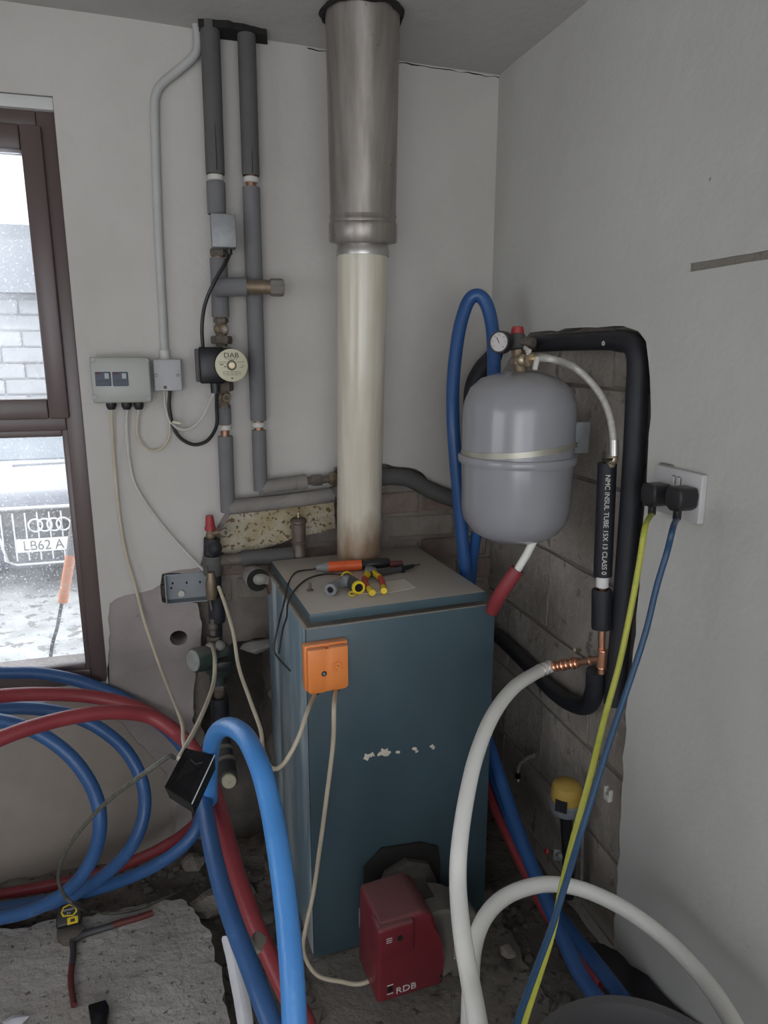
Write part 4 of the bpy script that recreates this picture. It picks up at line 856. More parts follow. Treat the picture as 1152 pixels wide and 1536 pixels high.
MB().lathe([(.0305, -.001), (.0, -.0006)], frame(c1_ + V((.004, -.012, -.004)), c0 - c1_), 22).done('foam_hollow_shade', M_dark, bc)  # dark disc painting the shaded inside of the collar
MB().tube(sm([c0, c1_ + V((.002, -.006, -.002)), vp(396, 868, 1.80), BR @ V((.005, .405, .815))], 5), .0155, 16).done('elbow', mat('pale_metal', (.30, .28, .25), .6, .3, c2=(.4, .38, .34)), bc)
MB().lathe([(0, 0), (.028, 0), (.028, .004), (.018, .006), (0, .006)], BR @ frame((-.001, .405, .812), (-1, 0, 0)), 20).done('rusty_flange', M_rust, bc)
# old foam roll / stone behind
tag(rock('foam_lump', vp(388, 968, 1.87), .035, M_foamg2, seed=4, sc=(1.5, .7, .55)), 'grey-brown lump of old foam in the chase beside the boiler', 'foam')
# back box recessed
bb = thing('back_box', 'empty galvanised steel back box recessed in the wall left of the valves', 'back box', B(280, 900, 1.95))
a = B(247, 863, YB); b = B(313, 900, YB); cx1 = (a.x + b.x) / 2; cz1 = (a.z + b.z) / 2; w_ = b.x - a.x; h_ = a.z - b.z
bx_ = MB(); bx_.box((w_, .003, h_), Matrix.Translation((cx1, YB + .030, cz1)))
for s_ in (-1, 1): bx_.box((.003, .034, h_), Matrix.Translation((cx1 + s_ * w_ / 2, YB + .014, cz1))); bx_.box((w_, .034, .003), Matrix.Translation((cx1, YB + .014, cz1 + s_ * h_ / 2)))
bx_.done('box_shell', M_steelp, bb)
for (x, y) in ((259, 875), (280, 874), (300, 873), (257, 882)):
    q = B(x, y, YB + .028); MB().box((.005, .002, .006), Matrix.Translation(q)).done('fixing_hole', M_dark, bb)
q = B(272, 891, YB + .02); MB().cyl(q + V((0, .009, 0)), q, .011, .009).done('knockout', M_whited, bb)

# ------------------------------------------------------------ expansion vessel on the right wall
tc_ = V((.722, 1.425, 1.19)); ta = V((0, 0, 1))
tank = thing('expansion_vessel', 'pale grey expansion vessel hanging on the right wall', 'vessel', tc_ - V((0, 0, .18)))
tp1 = D(778, 563, 1.52); 
zt_t = 1.375; zb_t = .992; zm = B(778, 698, 1.33).z; zm = D(778, 700, 1.46).z
Rr = .124
MB().lathe([(0, zb_t), (.03, zb_t + .001), (.07, zb_t + .010), (.10, zb_t + .028), (.117, zb_t + .055), (Rr - .002, zb_t + .085), (Rr, zm - .01), (Rr, zm)], Matrix.Translation((tc_.x, tc_.y, 0)), 56).done('lower_shell', M_tank, tank)
MB().lathe([(Rr, zm), (Rr, zt_t - .085), (.121, zt_t - .065), (.109, zt_t - .036), (.085, zt_t - .015), (.05, zt_t - .004), (.02, zt_t), (0, zt_t)], Matrix.Translation((tc_.x, tc_.y, 0)), 56).done('upper_shell', M_tank, tank)
MB().lathe([(Rr - .002, -.010), (Rr + .006, -.009), (Rr + .008, -.004), (Rr + .008, .004), (Rr + .006, .009), (Rr - .002, .010)], Matrix.Translation((tc_.x, tc_.y, zm)), 56).done('seam_rim', M_tank, tank)
band = frame((tc_.x, tc_.y, zm + .026), (-.10, .02, 1), (1, 0, 0))
MB().lathe([(Rr + .0005, -.006), (Rr + .0018, -.006), (Rr + .0018, .006), (Rr + .0005, .006)], band, 56).done('band_clamp', mat('band_steel', (.45, .43, .36), .4, .6), tank)
bk = R(862, 655, .845); 
MB().box((.045, .006, .07), Matrix.Translation((.853, 1.385, zm + .045)), .002).done('wall_bracket', M_steel, tank)
MB().cyl((.842, 1.384, zm + .03), (.842, 1.370, zm + .03), .005, seg=6).done('bracket_bolt', M_steel, tank)
# manifold on top
mf = thing('safety_group', 'brass safety manifold with gauge and red cap on top of the grey vessel', 'valve group', (tc_.x, tc_.y, zt_t))
tx = tc_.x + .0; ty = tc_.y
base_px = D(778, 562, 1.53)
def mp_(x, y, z=1.53): return D(x, y, z)
MB().cyl((tx, ty, zt_t - .004), mp_(776, 505), .0145, .0125).done('brass_column', M_brass, mf)
MB().lathe([(0, 0), (.017, 0), (.017, .012), (.013, .018), (.015, .025), (.015, .03), (0, .03)], Matrix.Translation(mp_(776, 546)), 8).done('hex_union', M_brass, mf)
MB().cyl(mp_(776, 525), mp_(776, 502), .017, ch=.002).done('valve_bonnet', M_dgrey, mf)
MB().lathe([(0, 0), (.0135, 0), (.0145, .003), (.0125, .017), (.010, .019), (0, .019)], Matrix.Translation(mp_(776, 503)), 12).done('red_cap', M_redcap, mf)
gd = V((-.75, -.62, .05)).normalized(); gc = mp_(748, 513, 1.50)
MB().cyl(gc - gd * .005, mp_(774, 515), .006).done('gauge_stem', M_brass, mf)
MB().lathe([(0, -.026), (.021, -.026), (.024, -.022), (.024, -.002), (.023, 0), (.020, 0), (.0195, -.002)], frame(gc, gd), 28).done('gauge_body', M_black, mf)
MB().lathe([(.0198, -.0015), (0, -.001)], frame(gc, gd), 24).done('gauge_face', mat('gauge_face', (.5, .47, .46), .4), mf)
gm = frame(gc, gd, (0, 0, 1)); mk = MB(); mk.box((.014, .0012, .0006), gm @ Matrix.Rotation(.5, 4, 'Z') @ Matrix.Translation((.004, 0, .0002)))
for k in range(7): mk.box((.004, .0008, .0004), gm @ Matrix.Rotation(-2.3 + k * .75, 4, 'Z') @ Matrix.Translation((.015, 0, 0)))
mk.done('gauge_marks', M_dred, mf)
MB().cyl(mp_(776, 512), mp_(800, 514, 1.50), .0095).done('outlet', M_bronze, mf)
MB().cyl(mp_(776, 541), mp_(812, 536, 1.46), .0085).sphere(mp_(784, 540, 1.5), .013, 12).done('fill_valve', M_brassb, mf)
hexnut(MB(), mp_(795, 540, 1.48), mp_(812, 536, 1.46) - mp_(776, 541), .0145, .014).done('hex_nut', M_brassb, mf)
MB().box((.006, .03, .008), frame(mp_(791, 524, 1.47), (0, -.3, 1), (1, 0, 0)), .002).cyl(mp_(794, 538, 1.48), mp_(791, 524, 1.47), .004).done('valve_lever', M_whited, mf)
MB().box((.010, .010, .028), frame(mp_(804, 545, 1.46), (.2, 0, 1)), .003).done('valve_lever', M_whited, mf)
# braided hose
bh = thing('braided_hose', 'pale braided filling hose curving from the manifold down the right wall', 'hose', R(920, 680, .85))
bhp = [mp_(808, 537, 1.465), mp_(828, 539, 1.44)] + LR([(860, 550, .80), (888, 575, .83), (908, 605, .845), (918, 640, .85), (921, 678, .85)])
MB().tube(sm(bhp, 8), .0075, 14).done('hose', mat('braid_hose', (.42, .40, .37), .45, .2, c2=(.58, .56, .52), scale=90), bh)
MB().cyl(mp_(808, 537, 1.465), mp_(822, 538, 1.45), .0095).done('ferrule', M_zinc, bh)
MB().cyl(R(921, 660, .85), R(921, 684, .85), .0095).done('ferrule', M_zinc, bh)
iv = thing('isolation_valve', 'small black lever isolation valve at the foot of the braided hose', 'valve', R(918, 698, .85))
MB().cyl(R(921, 682, .85), R(916, 698, .85), .009).sphere(R(919, 689, .85), .012, 12).done('valve_body', M_brassb, iv)
MB().box((.012, .012, .005), Matrix.Translation(R(909, 690, .83)), .002).cyl(R(919, 689, .845), R(905, 690, .825), .003).done('lever', M_black, iv)

# ------------------------------------------------------------ black lagged pipes in the right wall chase
kp = thing('lagged_pipe', 'thick black lagged pipe along the top and right edge of the wall recess', 'pipe run', R(945, 1080, .885))
hp = LR([(800, 516, .87), (850, 513, .885), (900, 511, .888), (934, 511, .888)])
MB().tube([R(782, 516, .80), R(802, 516, .865)], .0165, 14).done('pipe_end', M_bronze, kp)
MB().tube(sm(hp, 5), .0205, 18).done('foam_lagging', M_foamk, kp)
MB().tube(sm(LR([(926, 511, .888), (948, 516, .89), (957, 540, .89), (955, 600, .89), (950, 700, .89), (943, 800, .89), (935, 900, .89), (926, 1000, .89), (921, 1055, .89)]), 6), .0225, 18).done('foam_lagging', M_foamk, kp)
MB().torus(frame(R(905, 515, .868), (-1, 0, 0)), .004, .0015, 10, 6).done('clip', M_whited, kp)
kl = thing('lagged_pipe', 'black lagged pipe bulging behind the blue arch left of the vessel', 'pipe run', B(722, 580, 1.87))
MB().tube(sm([B(752, 520, 1.86), B(738, 538, 1.87), B(722, 556, 1.875), B(710, 585, 1.88), B(708, 640, 1.885), B(708, 700, 1.885)], 5), .026, 16).done('foam_lagging', M_foamk, kl)
it = thing('insulation_tube', 'black foam tube printed NMC INSUL TUBE in white beside the braided hose', 'pipe insulation', R(903, 865, .85))
ia, ib = R(911, 694, .85), R(904, 864, .85)
lag(ib, ia, .0195, M_foamk, it, name='foam_tube', wob=.02)
axd = (ib - ia).normalized(); mid = ia.lerp(ib, .53); outn = (CAM - mid); outn = (outn - axd * outn.dot(axd)).normalized()
sd = axd.cross(outn).normalized()
text('NMC INSUL TUBE 15X 13 CLASS 0', .0142, frame(mid + outn * .0198 - sd * .002, outn, axd), M_wprint, it, 'printed_lettering', ext=.0012, sx=1.0)
MB().cyl(R(904, 864, .85), R(903, 880, .85), .0135).done('white_clip', M_white, it)
il = thing('copper_riser', 'copper pipe with tee and black foam collars below the printed tube', 'pipe run', R(890, 1050, .87))
MB().cyl(R(904, 860, .85), R(902, 1010, .86), .0078).done('copper_pipe', M_copper, il)
lag(R(902, 943, .85), R(903, 884, .85), .0215, M_foamk, il)
tee = R(903, 988, .856)
MB().cyl(tee + V((0, 0, -.022)), tee + V((0, 0, .022)), .0098, ch=.001).torus(frame(tee + V((0, 0, .02)), (0, 0, 1)), .0098, .0015, 16, 6).torus(frame(tee - V((0, 0, .02)), (0, 0, 1)), .0098, .0015, 16, 6).done('tee', M_copper, il)
dpt = [R(894, 1006, .862), R(891, 1040, .87), R(880, 1058, .885), R(858, 1055, .888), R(830, 1036, .890), R(800, 1005, .893), R(770, 975, .893), R(745, 952, .893)]
MB().tube(sm(dpt, 6), .0215, 16).done('foam_lagging', M_foamk, il)
he = D(822, 1001, 1.66); he2 = D(800, 1008, 1.60)
MB().tube([tee, tee.lerp(he, .55)], .0082, 14).done('branch_pipe', M_copperd, il)
for t, r, m in ((.2, .0105, M_copperd), (.45, .0112, M_copper), (.52, .013, M_copper), (.62, .0115, M_copper), (.7, .013, M_copper), (.78, .0105, M_copper), (.85, .0125, M_copper)):
    q = tee.lerp(he, t); MB().torus(frame(q, he - tee), r - .003, .004, 18, 8).done('fitting_ring', m, il)
MB().tube([tee.lerp(he, .4), tee.lerp(he, .9)], .0095, 16).done('coupler', M_copper, il)
MB().tube([tee.lerp(he, .85), he], .0105, 16).done('brass_adapter', M_brassb, il)

# ------------------------------------------------------------ hoses
def tail(P, dx=-.1, z=.02):                                     # carry a hose on, down to the floor behind the viewer's feet
    p = P[-1]; d = (P[-1] - P[-2]).normalized(); q = p + d * .12
    return P + [V((q.x + dx * .2, q.y - .12, max(z, q.z * .45))), V((q.x + dx * .5, q.y - .32, z)), V((q.x + dx, q.y - .7, z)), V((q.x + dx * 2, q.y - 1.1, z))]
wh = thing('white_hose', 'thick white plastic pipe curving from the copper tee down in front of the boiler', 'pipe', D(700, 1500, 1.0))
MB().tube(sm(tail(LD([(824, 1000, 1.655), (806, 1008, 1.62), (770, 1032, 1.52), (738, 1075, 1.42), (714, 1135, 1.33), (699, 1200, 1.26), (689, 1270, 1.2), (687, 1330, 1.16), (693, 1400, 1.10), (704, 1465, 1.05), (714, 1520, 1.0), (730, 1620, .93), (750, 1800, .86)])), 7), .0145, 18).done('pipe', M_whiteh, wh)
for k in range(3):
    q = D(824 - k * 7, 1000 + k * 3, 1.655 - k * .014); MB().torus(frame(q, D(806, 1008, 1.62) - D(824, 1000, 1.655)), .0143, .0018, 20, 8).done('crimp_ring', M_zinc, wh)
tag(pipe(tail(tail(LD([(700, 1640, 1.02), (704, 1545, 1.10), (706, 1480, 1.16), (711, 1420, 1.21), (728, 1375, 1.25), (758, 1345, 1.29), (800, 1329, 1.32), (840, 1327, 1.34), (885, 1338, 1.34), (940, 1365, 1.30), (1000, 1410, 1.24), (1050, 1462, 1.16), (1088, 1515, 1.08), (1120, 1580, 1.0), (1150, 1680, .92)]), dx=.04)[::-1]), .0143, M_whiteh, 'white_hose', n=7, seg=18), 'thick white plastic pipe arching low across the bottom right in front of the wall', 'pipe')
def loop(P, z):                                                # close a coil on its unseen left side
    return P + LD([(-230, 1330, z), (-330, 1200, z), (-240, 1085, z - .03)]) + [P[0]]
def hose(label, pts, m, r=.016, n=7):
    for p in pts:                                                  # keep clear of the wall surfaces
        lim = YB - r - .004 if p.x < .2 else YB + .03 - r
        if p.y > lim: q = CAM + (p - CAM) * (lim / p.y); p.x, p.y, p.z = q
        if p.x > .905 - r: q = CAM + (p - CAM) * ((.905 - r) / p.x); p.x, p.y, p.z = q
    return tag(pipe(pts, r, m, 'blue_hose' if 'blue' in label else 'red_hose', n=n, seg=18), label, 'pipe')
hose('bright blue pipe arching up and down in the foreground, left of the boiler', tail(LD([(372, 1430, 1.62), (345, 1350, 1.58), (322, 1270, 1.52), (315, 1200, 1.45), (315, 1140, 1.36), (322, 1104, 1.28), (341, 1090, 1.20), (366, 1103, 1.13), (388, 1145, 1.07), (405, 1205, 1.03), (420, 1290, .98), (430, 1370, .945), (438, 1460, .91), (442, 1540, .885), (448, 1700, .84)])), M_bluel)
hose('blue pipe slanting down from the black hanging box to the bottom edge', tail(LD([(298, 1160, 1.52), (308, 1215, 1.40), (322, 1290, 1.28), (345, 1370, 1.18), (375, 1450, 1.10), (405, 1530, 1.04), (440, 1620, 1.0)])), M_blue)
hose('upper red pipe sweeping from the left edge and down into the trench', tail(LD([(-420, 1420, 1.5), (-380, 1300, 1.45), (-270, 1160, 1.42), (-120, 1075, 1.45), (-50, 1052, 1.52), (0, 1044, 1.58), (60, 1041, 1.63), (130, 1044, 1.68), (190, 1056, 1.70), (240, 1080, 1.68), (285, 1118, 1.62), (315, 1170, 1.52), (335, 1235, 1.42), (355, 1310, 1.34), (378, 1375, 1.28), (402, 1430, 1.24), (430, 1490, 1.20), (470, 1570, 1.15)])), M_red)
hose('lower red pipe arching in front from the left edge to the black hanging box', LD([(-330, 1450, 1.4), (-290, 1330, 1.36), (-210, 1230, 1.33), (-100, 1160, 1.34), (-40, 1128, 1.38), (0, 1108, 1.41), (50, 1090, 1.45), (110, 1075, 1.50), (170, 1068, 1.55), (225, 1075, 1.60), (265, 1100, 1.60), (290, 1125, 1.56), (310, 1165, 1.60), (322, 1215, 1.62), (336, 1290, 1.62)]), M_red)
hose('rear blue coil pipe, topmost under the window sill and widest to the right', loop(LD([(-100, 1005, 1.90), (0, 1009, 1.92), (60, 1010, 1.93), (120, 1022, 1.94), (180, 1045, 1.95), (230, 1078, 1.94), (270, 1115, 1.92), (298, 1165, 1.88), (303, 1215, 1.83), (285, 1258, 1.80), (235, 1297, 1.80), (170, 1325, 1.82), (100, 1345, 1.84), (30, 1358, 1.84), (-80, 1368, 1.84)]), 1.86), M_blue)
hose('middle blue coil pipe, second loop from the window sill', loop(LD([(-90, 1072, 1.70), (-20, 1064, 1.72), (40, 1062, 1.74), (95, 1070, 1.76), (145, 1090, 1.78), (188, 1125, 1.80), (213, 1172, 1.80), (216, 1220, 1.78), (198, 1268, 1.77), (160, 1310, 1.78), (105, 1345, 1.79), (45, 1362, 1.80), (-60, 1378, 1.80)]), 1.76), M_blue)
hose('front blue coil pipe, smallest loop in front of the tape measure cable', loop(LD([(-90, 1070, 1.60), (-20, 1078, 1.62), (30, 1088, 1.63), (75, 1110, 1.64), (115, 1145, 1.65), (143, 1192, 1.66), (150, 1240, 1.66), (138, 1288, 1.67), (108, 1330, 1.69), (65, 1358, 1.71), (10, 1375, 1.73), (-80, 1384, 1.75)]), 1.68), M_blue)
hose('red pipe lying along the foot of the wall behind the blue coil', LD([(-420, 1420, 1.93), (-220, 1380, 1.93), (-80, 1358, 1.93), (0, 1342, 1.935), (80, 1327, 1.94), (150, 1310, 1.945), (215, 1285, 1.95), (265, 1258, 1.95), (300, 1230, 1.93)]), M_red, .0145)
# blue arch behind the vessel
hose('blue pipe looping up into an arch left of the grey vessel', LD([(740, 600, 1.70), (741, 540, 1.72), (738, 490, 1.73), (729, 455, 1.73), (715, 443, 1.73), (701, 455, 1.735), (688, 500, 1.74), (680, 570, 1.745), (680, 640, 1.75), (686, 720, 1.78), (693, 800, 1.82), (699, 870, 1.86), (705, 960, 1.92), (712, 1040, 1.97)]), M_blued, .0165)
hose('blue pipe standing just right of the arch leg below the vessel', LD([(722, 720, 1.78), (716, 790, 1.82), (708, 850, 1.88), (704, 930, 1.93)]), M_blued, .014)
hose('blue pipe slanting from behind the boiler to the lower right, under the white arch', tail(LD([(725, 1090, 1.92), (745, 1150, 1.82), (765, 1210, 1.74), (792, 1285, 1.64), (820, 1350, 1.55), (850, 1420, 1.46), (875, 1470, 1.40), (915, 1520, 1.34), (990, 1600, 1.27)])), M_blued)
hose('second blue pipe right of the slanting one, reaching the black sheet', tail(LD([(735, 1150, 1.95), (770, 1240, 1.82), (810, 1330, 1.70), (850, 1390, 1.60), (890, 1440, 1.50), (925, 1485, 1.44), (955, 1525, 1.38), (1000, 1580, 1.34)])), M_blued)
hose('red pipe slanting down right of the boiler beside the blue ones', LD([(722, 1140, 1.98), (738, 1200, 1.9), (768, 1265, 1.80), (800, 1330, 1.70), (830, 1385, 1.62), (870, 1430, 1.55), (905, 1475, 1.48)]), M_red, .014)
# stub under vessel
st = thing('pipe_offcut', 'white pipe with a red foam sleeve poking out beneath the grey vessel', 'pipe', D(740, 905, 1.62))
MB().tube(LD([(802, 808, 1.56), (790, 832, 1.575), (774, 858, 1.59)]), .009, 14).done('white_pipe', M_whiteh, st)
MB().tube(sm(LD([(776, 854, 1.588), (762, 874, 1.60), (748, 895, 1.62), (738, 915, 1.66)]), 4), .0165, 16).done('red_sleeve', M_red, st)

# ------------------------------------------------------------ lower right details
ct = thing('chrome_hook', 'small chrome bent pipe hooked out of the rough wall right of the boiler', 'pipe fitting', R(778, 1170, .86))
MB().tube(sm(LR([(802, 1133, .90), (790, 1138, .885), (780, 1146, .875), (777, 1158, .872), (777, 1172, .87)]), 5), .0055, 12).done('bent_tube', M_chrome, ct)
MB().cyl(R(777, 1160, .87), R(777, 1167, .87), .0075).done('collar', M_blackg, ct)
rg = thing('oil_filter', 'yellow-topped fuel filter bowl on the rough wall at lower right', 'filter', R(848, 1230, .84))
rc = R(849, 1200, .835)
MB().lathe([(0, .052), (.022, .050), (.033, .042), (.036, .03), (.036, .008), (.034, 0), (0, 0)], Matrix.Translation(rc), 28).done('yellow_cap', M_yeld, rg)
MB().lathe([(.0345, .0), (.037, -.002), (.037, -.022), (.033, -.030), (.02, -.036), (0, -.037)], Matrix.Translation(rc), 28).done('dark_bowl', M_steelp, rg)
MB().box((.03, .003, .028), frame(rc + V((-.027, -.024, .004)), (-.72, -.7, 0), (0, 0, 1)) @ Matrix.Rotation(PI / 2, 4, 'X'), .0).done('label', M_black, rg)
MB().tube(sm([rc - V((0, 0, .03)), R(850, 1240, .845), R(852, 1290, .85), R(852, 1345, .85)], 4), .0145, 14).done('stem', M_black, rg)
MB().box((.03, .04, .012), Matrix.Translation((.865, rc.y, rc.z - .01)), .002).done('wall_arm', M_steelp, rg)
bv = thing('brass_bracket', 'small metal plate with a red-tipped fitting beneath the fuel filter', 'bracket', R(840, 1290, .84))
q = R(839, 1283, .835); MB().box((.028, .002, .030), frame(q, (-.5, -.85, 0), (.85, -.5, 0)) @ Matrix.Rotation(PI / 2, 4, 'X'), .0005).done('plate', M_steel, bv)
MB().cyl(q + V((0, -.002, .004)), R(818, 1276, .82), .006).done('fitting', M_brass, bv); MB().cyl(R(821, 1277, .82), R(818, 1276, .815), .007).done('red_tip', M_redcap, bv)
MB().sphere(q + V((.0, -.006, .004)), .009, 10).done('nut', M_steel, bv)
tag(MB().tube(LR([(874, 1250, .885), (873, 1300, .885), (869, 1370, .885)]), .004, 8).done('thin_pipe', M_foamg2, None), 'thin grey pipe running down the rough wall beside the fuel filter', 'pipe')
wc = thing('pipe_clip', 'small white plastic pipe clip on the rough wall near the plaster edge', 'clip', R(912, 1200, .88))
q = R(912, 1196, .87); MB().box((.012, .02, .014), Matrix.Translation(q), .002).done('clip_base', M_whited, wc)
for s_ in (-1, 1): MB().box((.01, .004, .018), Matrix.Translation(q + V((0, s_ * .009, .014))), .001).done('clip_arm', M_whited, wc)
tag(MB().cyl(R(870, 975, .88), R(862, 975, .86), .004).done('screw', M_brassb, None), 'brass screw end sticking out of the rough wall left of the copper tee', 'screw')

# socket and plugs
so = thing('wall_socket', 'white double wall socket on the right wall', 'socket', R(1015, 780, .87))
s0 = R(979, 702, .86); s1 = R(1050, 775, .86)
sy0, sy1 = R(979, 735, .86).y, R(1050, 740, .86).y; sz = (R(1015, 708, .86).z + R(1015, 773, .86).z) / 2; 
SM = WALLR((.875, (sy0 + sy1) / 2, sz)); sw = sy0 - sy1; sh = .088
MB().box((sw, sh, .014), SM @ Matrix.Translation((0, 0, .007)), .003, 2).done('face_plate', M_grey2, so)
for k in (-.008, .006): MB().box((.010, .017, .004), SM @ Matrix.Translation((k, .022, .015)), .001).done('switch', M_grey2, so)
sw_l = MB()
for k in (-.008, .006): sw_l.box((.008, .0012, .0008), SM @ Matrix.Translation((k, .0312, .0146))); sw_l.box((.001, .014, .0008), SM @ Matrix.Translation((k + .006, .023, .0146)))
sw_l.done('switch_gap', M_print, so)
MB().cyl(SM @ V((sw / 2 - .012, -.003, .013)), SM @ V((sw / 2 - .012, -.003, .0155)), .0035, seg=8).done('screw', M_bronze, so)
MB().box((.03, .004, .012), SM @ Matrix.Translation((-sw / 2 + .02, sh / 2 + .001, .004)), .001).done('plaster_crumb', M_foamg2, so)
ends = []
for (px, py, lab) in ((980, 742, 'black plug with the yellow-green cable, left in the white socket'), (1018, 748, 'black plug with the blue cable, right in the white socket')):
    c = R(px, py, .835); pg = thing('plug', lab, 'plug', (.86, c.y, c.z - .02))
    PM = WALLR((.861, c.y, c.z))
    MB().prism([(-.020, -.014), (-.008, -.022), (.008, -.022), (.020, -.014), (.022, .008), (.017, .021), (-.017, .021), (-.022, .008)], .040, PM, .005, 3).done('plug_body', M_black, pg)
    MB().box((.012, .022, .012), PM @ Matrix.Translation((0, -.028, .026)), .003).done('strain_relief', M_black, pg)
    ends.append(PM @ V((0, -.038, .026)))
cable(tail([ends[0]] + LD([(968, 790, 1.16), (958, 850, 1.16), (945, 920, 1.16), (928, 1000, 1.16), (906, 1080, 1.15), (884, 1170, 1.12), (862, 1250, 1.10), (845, 1320, 1.07), (828, 1400, 1.03), (808, 1465, .99), (784, 1540, .94), (760, 1640, .88)])), .0050, M_yg, 'yellow-green cable hanging from the left plug to the bottom edge', seg=10)
cable(tail([ends[1]] + LD([(1010, 790, 1.10), (1000, 830, 1.10), (985, 880, 1.11), (968, 950, 1.12), (942, 1030, 1.12), (918, 1100, 1.11), (890, 1190, 1.09), (868, 1260, 1.07), (850, 1320, 1.04), (828, 1390, 1.01), (802, 1460, .97), (774, 1540, .92), (750, 1640, .86)])), .0050, M_cblue, 'dark blue cable hanging from the right plug to the bottom edge', seg=10)

# tub, black sheet
tc2 = D(862, 1600, .98)
tub = thing('rubber_tub', 'dark grey rubber tub rim just showing at the bottom edge on the right', 'tub', (tc2.x, tc2.y, .02))
rimc = V((D(870, 1505, 1.0).x, D(870, 1505, 1.0).y - .155, D(870, 1505, 1.0).z))
MB().lathe([(.10, .03 - rimc.z), (.11, .02 - rimc.z), (.15, -.02), (.158, 0), (.155, .008), (.146, .004), (.140, -.02), (.10, .05 - rimc.z), (0, .05 - rimc.z)], Matrix.Translation(rimc), 48).done('tub_shell', M_tub, tub)
sh_ = bmesh.new(); vs = {}
A_, Bq = [G(850, 1440, .02), G(905, 1455, .10), G(975, 1500, .14), G(1060, 1560, .18)], [G(880, 1500, .06), G(930, 1540, .06), G(980, 1580, .06), G(1040, 1640, .06)]
A2 = [R(880, 1410, .84), R(925, 1425, .868), R(985, 1480, .868), R(1062, 1548, .868)]
A2s, Bs = sm(A2, 5), sm(Bq, 5)
for i in range(16):
    for j in range(9):
        t = j / 8; p = A2s[i].lerp(Bs[i], t); p.z += .02 * math.sin(t * PI) + .012 * noise.noise(p * 22); p.x = min(p.x, .868); vs[i, j] = sh_.verts.new(p)
for i in range(15):
    for j in range(8): sh_.faces.new((vs[i, j], vs[i + 1, j], vs[i + 1, j + 1], vs[i, j + 1]))
tag(MB().add(sh_).done('plastic_sheet', M_black, None), 'crumpled black plastic sheet at the foot of the right wall', 'plastic sheet')

# ------------------------------------------------------------ black hanging box and cord
hb = thing('back_box', 'open black plastic back box dangling on cables over the blue pipes', 'back box', D(285, 1165, 1.26))
c_ = [D(278, 1122, 1.32), D(322, 1133, 1.30), D(288, 1206, 1.22), D(247, 1180, 1.24)]
nrm_ = (c_[1] - c_[0]).cross(c_[0] - c_[3]).normalized()
if nrm_.dot(CAM - c_[0]) < 0: nrm_ = -nrm_
cm_ = sum(c_, V()) / 4
def slab4(P, d, m, name, par):
    b = bmesh.new(); lo = [b.verts.new(p) for p in P]; hi = [b.verts.new(p + d) for p in P]; b.faces.new(lo); b.faces.new(hi[::-1])
    for i in range(4): b.faces.new((lo[i], lo[(i + 1) % 4], hi[(i + 1) % 4], hi[i]))
    return MB().add(b).done(name, m, par)
slab4(c_, -nrm_ * .003, M_blackg, 'blank_cover', hb)
ins = [cm_ + (p - cm_) * .93 for p in c_]
slab4([p - nrm_ * .028 for p in ins], -nrm_ * .002, M_blackg, 'box_back', hb)
for i in range(4):
    p, q = c_[i] - nrm_ * .0035, c_[(i + 1) % 4] - nrm_ * .0035; pi, qi = ins[i], ins[(i + 1) % 4]
    slab4([p, q, qi - nrm_ * .028, pi - nrm_ * .028], (cm_ - (p + q) / 2).normalized() * .0025, M_blackg, 'box_side', hb)
MB().tube([c_[1] + nrm_ * .0005, c_[2] + nrm_ * .0005], .0011, 6).done('pale_edge', M_wprint, hb)
MB().tube([c_[0].lerp(c_[1], .35) + nrm_ * .001 + (c_[3] - c_[0]) * .25, c_[0].lerp(c_[1], .55) + nrm_ * .001 + (c_[3] - c_[0]) * .33, c_[0].lerp(c_[1], .75) + nrm_ * .001 + (c_[3] - c_[0]) * .25], .0008, 6).done('moulded_rib', M_dgrey, hb)
cable(LD([(262, 1137, 1.25), (256, 1134, 1.24), (245, 1140, 1.23), (200, 1172, 1.24), (160, 1203, 1.30), (125, 1240, 1.38), (100, 1275, 1.45), (90, 1300, 1.52), (88, 1322, 1.58), (98, 1345, 1.62), (112, 1357, 1.645)]) + [G(x, y, .006) for x, y in ((130, 1366), (165, 1370), (200, 1365), (228, 1355))] + [G(262, 1340, -.01), G(290, 1325, -.05)], .0042, M_cgreenk, 'scuffed black cord looping from the black hanging box to the tape measure')

# ------------------------------------------------------------ tools on slab
tm = thing('tape_measure', 'black and yellow tape measure lying on the concrete slab corner', 'tape measure', G(104, 1395, 0))
tb0 = G(104, 1400, 0); TMx = frame(tb0 + V((0, .02, .031)), (.10, -.62, .75), (1, .12, 0))
MB().prism([(-.030, -.022), (.022, -.022), (.030, -.014), (.030, .010), (.018, .026), (-.012, .030), (-.028, .018)], .036, TMx @ Matrix.Translation((0, 0, -.018)), .006, 3).done('case', M_black, tm)
MB().prism([(-.014, .0), (.010, -.004), (.020, .004), (.016, .018), (.002, .025), (-.012, .022), (-.018, .010)], .0015, TMx @ Matrix.Translation((0, 0, .0178))).done('yellow_panel', M_yel, tm)
MB().prism([(-.011, .003), (.009, -.001), (.016, .006), (.013, .016), (.002, .022), (-.010, .019), (-.0145, .010)], .0015, TMx @ Matrix.Translation((0, 0, .0185))).done('black_panel', M_black, tm)
text('STANLEY', .0062, TMx @ Matrix.Translation((.001, .0125, .0202)), M_wprint, tm, 'case_lettering', ext=.0003)
text('5m', .007, TMx @ Matrix.Translation((.0, .005, .0202)), M_wprint, tm, 'case_lettering', ext=.0003)
MB().box((.024, .016, .0015), TMx @ Matrix.Translation((.008, -.0135, .0185)), .0).done('yellow_button_plate', M_yel, tm)
MB().box((.010, .007, .003), TMx @ Matrix.Translation((.008, -.0135, .0195)), .001).done('lock_button', M_black, tm)
wpl = thing('water_pump_pliers', 'worn water pump pliers with dark red handles spread open on the slab', 'pliers', G(105, 1410, 0))
def gp(x, y, z=.008): return G(x, y, z)
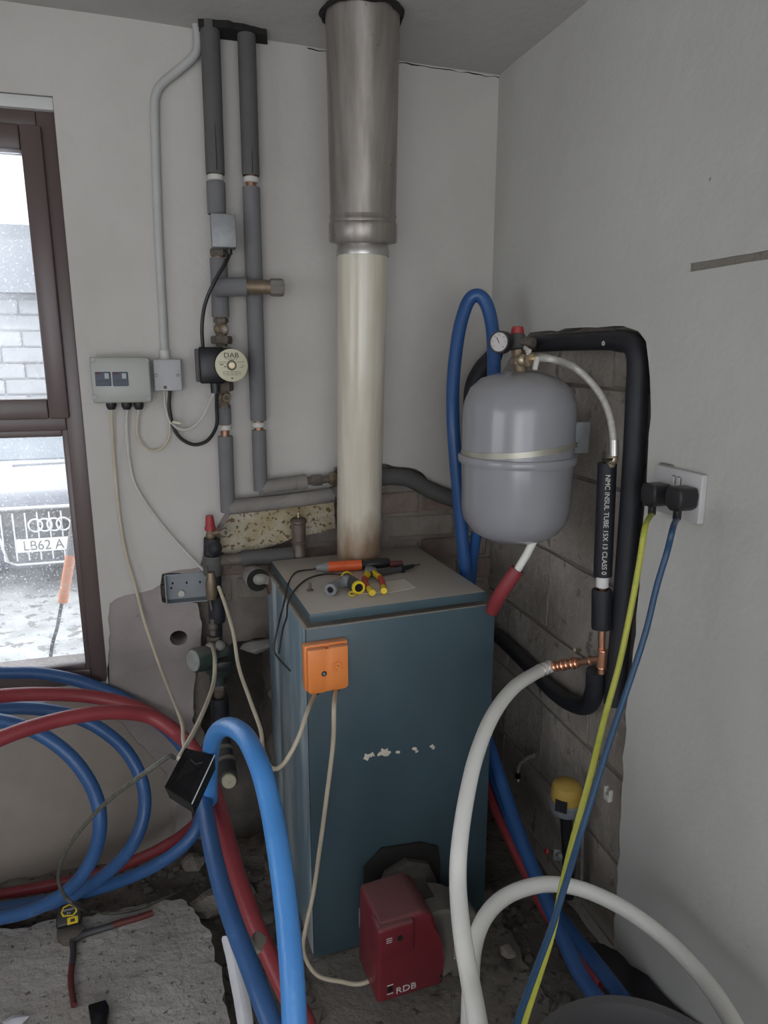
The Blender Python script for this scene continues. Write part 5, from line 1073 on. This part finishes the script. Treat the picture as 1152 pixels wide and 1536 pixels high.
MB().tube(sm([gp(105, 1414), gp(125, 1402), gp(150, 1394), gp(170, 1388)], 4), [.0085] * 13, 10).done('steel_arm', M_dgrey, wpl)
MB().tube(sm([gp(158, 1391), gp(185, 1383), gp(210, 1376), gp(229, 1369)], 4), .0078, 12).done('red_grip', M_dred, wpl)
MB().tube(sm([gp(108, 1412), gp(110, 1428), gp(108, 1448)], 4), .0075, 10).done('steel_arm', M_dgrey, wpl)
MB().tube(sm([gp(108, 1444), gp(106, 1470), gp(109, 1495), gp(111, 1508)], 4), .0068, 12).done('red_grip', M_dred, wpl)
MB().prism([(p.x, p.y) for p in (gp(86, 1398, 0), gp(96, 1388, 0), gp(118, 1392, 0), (gp(130, 1398, 0)), gp(118, 1412, 0), gp(98, 1421, 0), gp(86, 1415, 0))], .016, Matrix.Translation((0, 0, .001)), .003).done('jaw_head', M_bronze, wpl)
bpc = [G(x, y, 0) for x, y in ((133, 1518), (160, 1510), (165, 1520), (158, 1560), (140, 1560))]
tag(MB().prism([(p.x, p.y) for p in bpc], .02, Matrix.Translation((0, 0, .0005)), .003).done('plastic_scrap', M_blackg, None), 'shiny black plastic piece on the slab at the bottom edge', 'scrap')
tag(rock('plaster_crumb', G(22, 1532, .006), .016, M_paperw, seed=2, sc=(1.6, 1, .5)), 'white crumb of plaster on the slab in the bottom left corner', 'crumb')
# paper in the trench
ps2 = [(342, 1405, 1.52), (352, 1435, 1.50), (357, 1470, 1.48), (366, 1510, 1.46), (372, 1560, 1.44)]
sp_ = bmesh.new(); rows = []
for (x, y, z) in ps2:
    c = D(x, y, z); rows.append([sp_.verts.new(c + V((-.018, .01, .0))), sp_.verts.new(c + V((-.004, -.004, .01))), sp_.verts.new(c + V((.016, .004, -.004)))])
for a, b in zip(rows, rows[1:]):
    for k in range(2): sp_.faces.new((a[k], a[k + 1], b[k + 1], b[k]))
pp = tag(MB().add(sp_).done('paper_strip', M_paperw, None), 'curled strip of white paper between the slab edge and the blue pipe', 'paper')
md = pp.modifiers.new('thickness', 'SOLIDIFY'); md.thickness = .0012; md2 = pp.modifiers.new('soften', 'SUBSURF'); md2.levels = md2.render_levels = 2
tag(rock('stone', D(386, 1412, 1.17), .017, M_stone, seed=5, sc=(.8, .8, 1)), 'pale lump of rubble lodged against the red pipe beside the slab', 'stone')
tag(rock('stone', G(312, 1368, -.06) + V((0, 0, .02)), .042, M_stone, seed=9), 'large rough lump of masonry at the tip of the concrete slab', 'stone')
tag(rock('stone', G(290, 1300, -.05) + V((0, 0, .01)), .035, M_stone, seed=11), 'dark rough stone at the wall foot behind the large lump', 'stone')
tag(rock('stone', G(760, 1432, .0) + V((0, 0, .01)), .018, mat('pale_stone_chip', (.3, .27, .24), .9), seed=12), 'pale triangular stone chip right of the burner', 'stone')
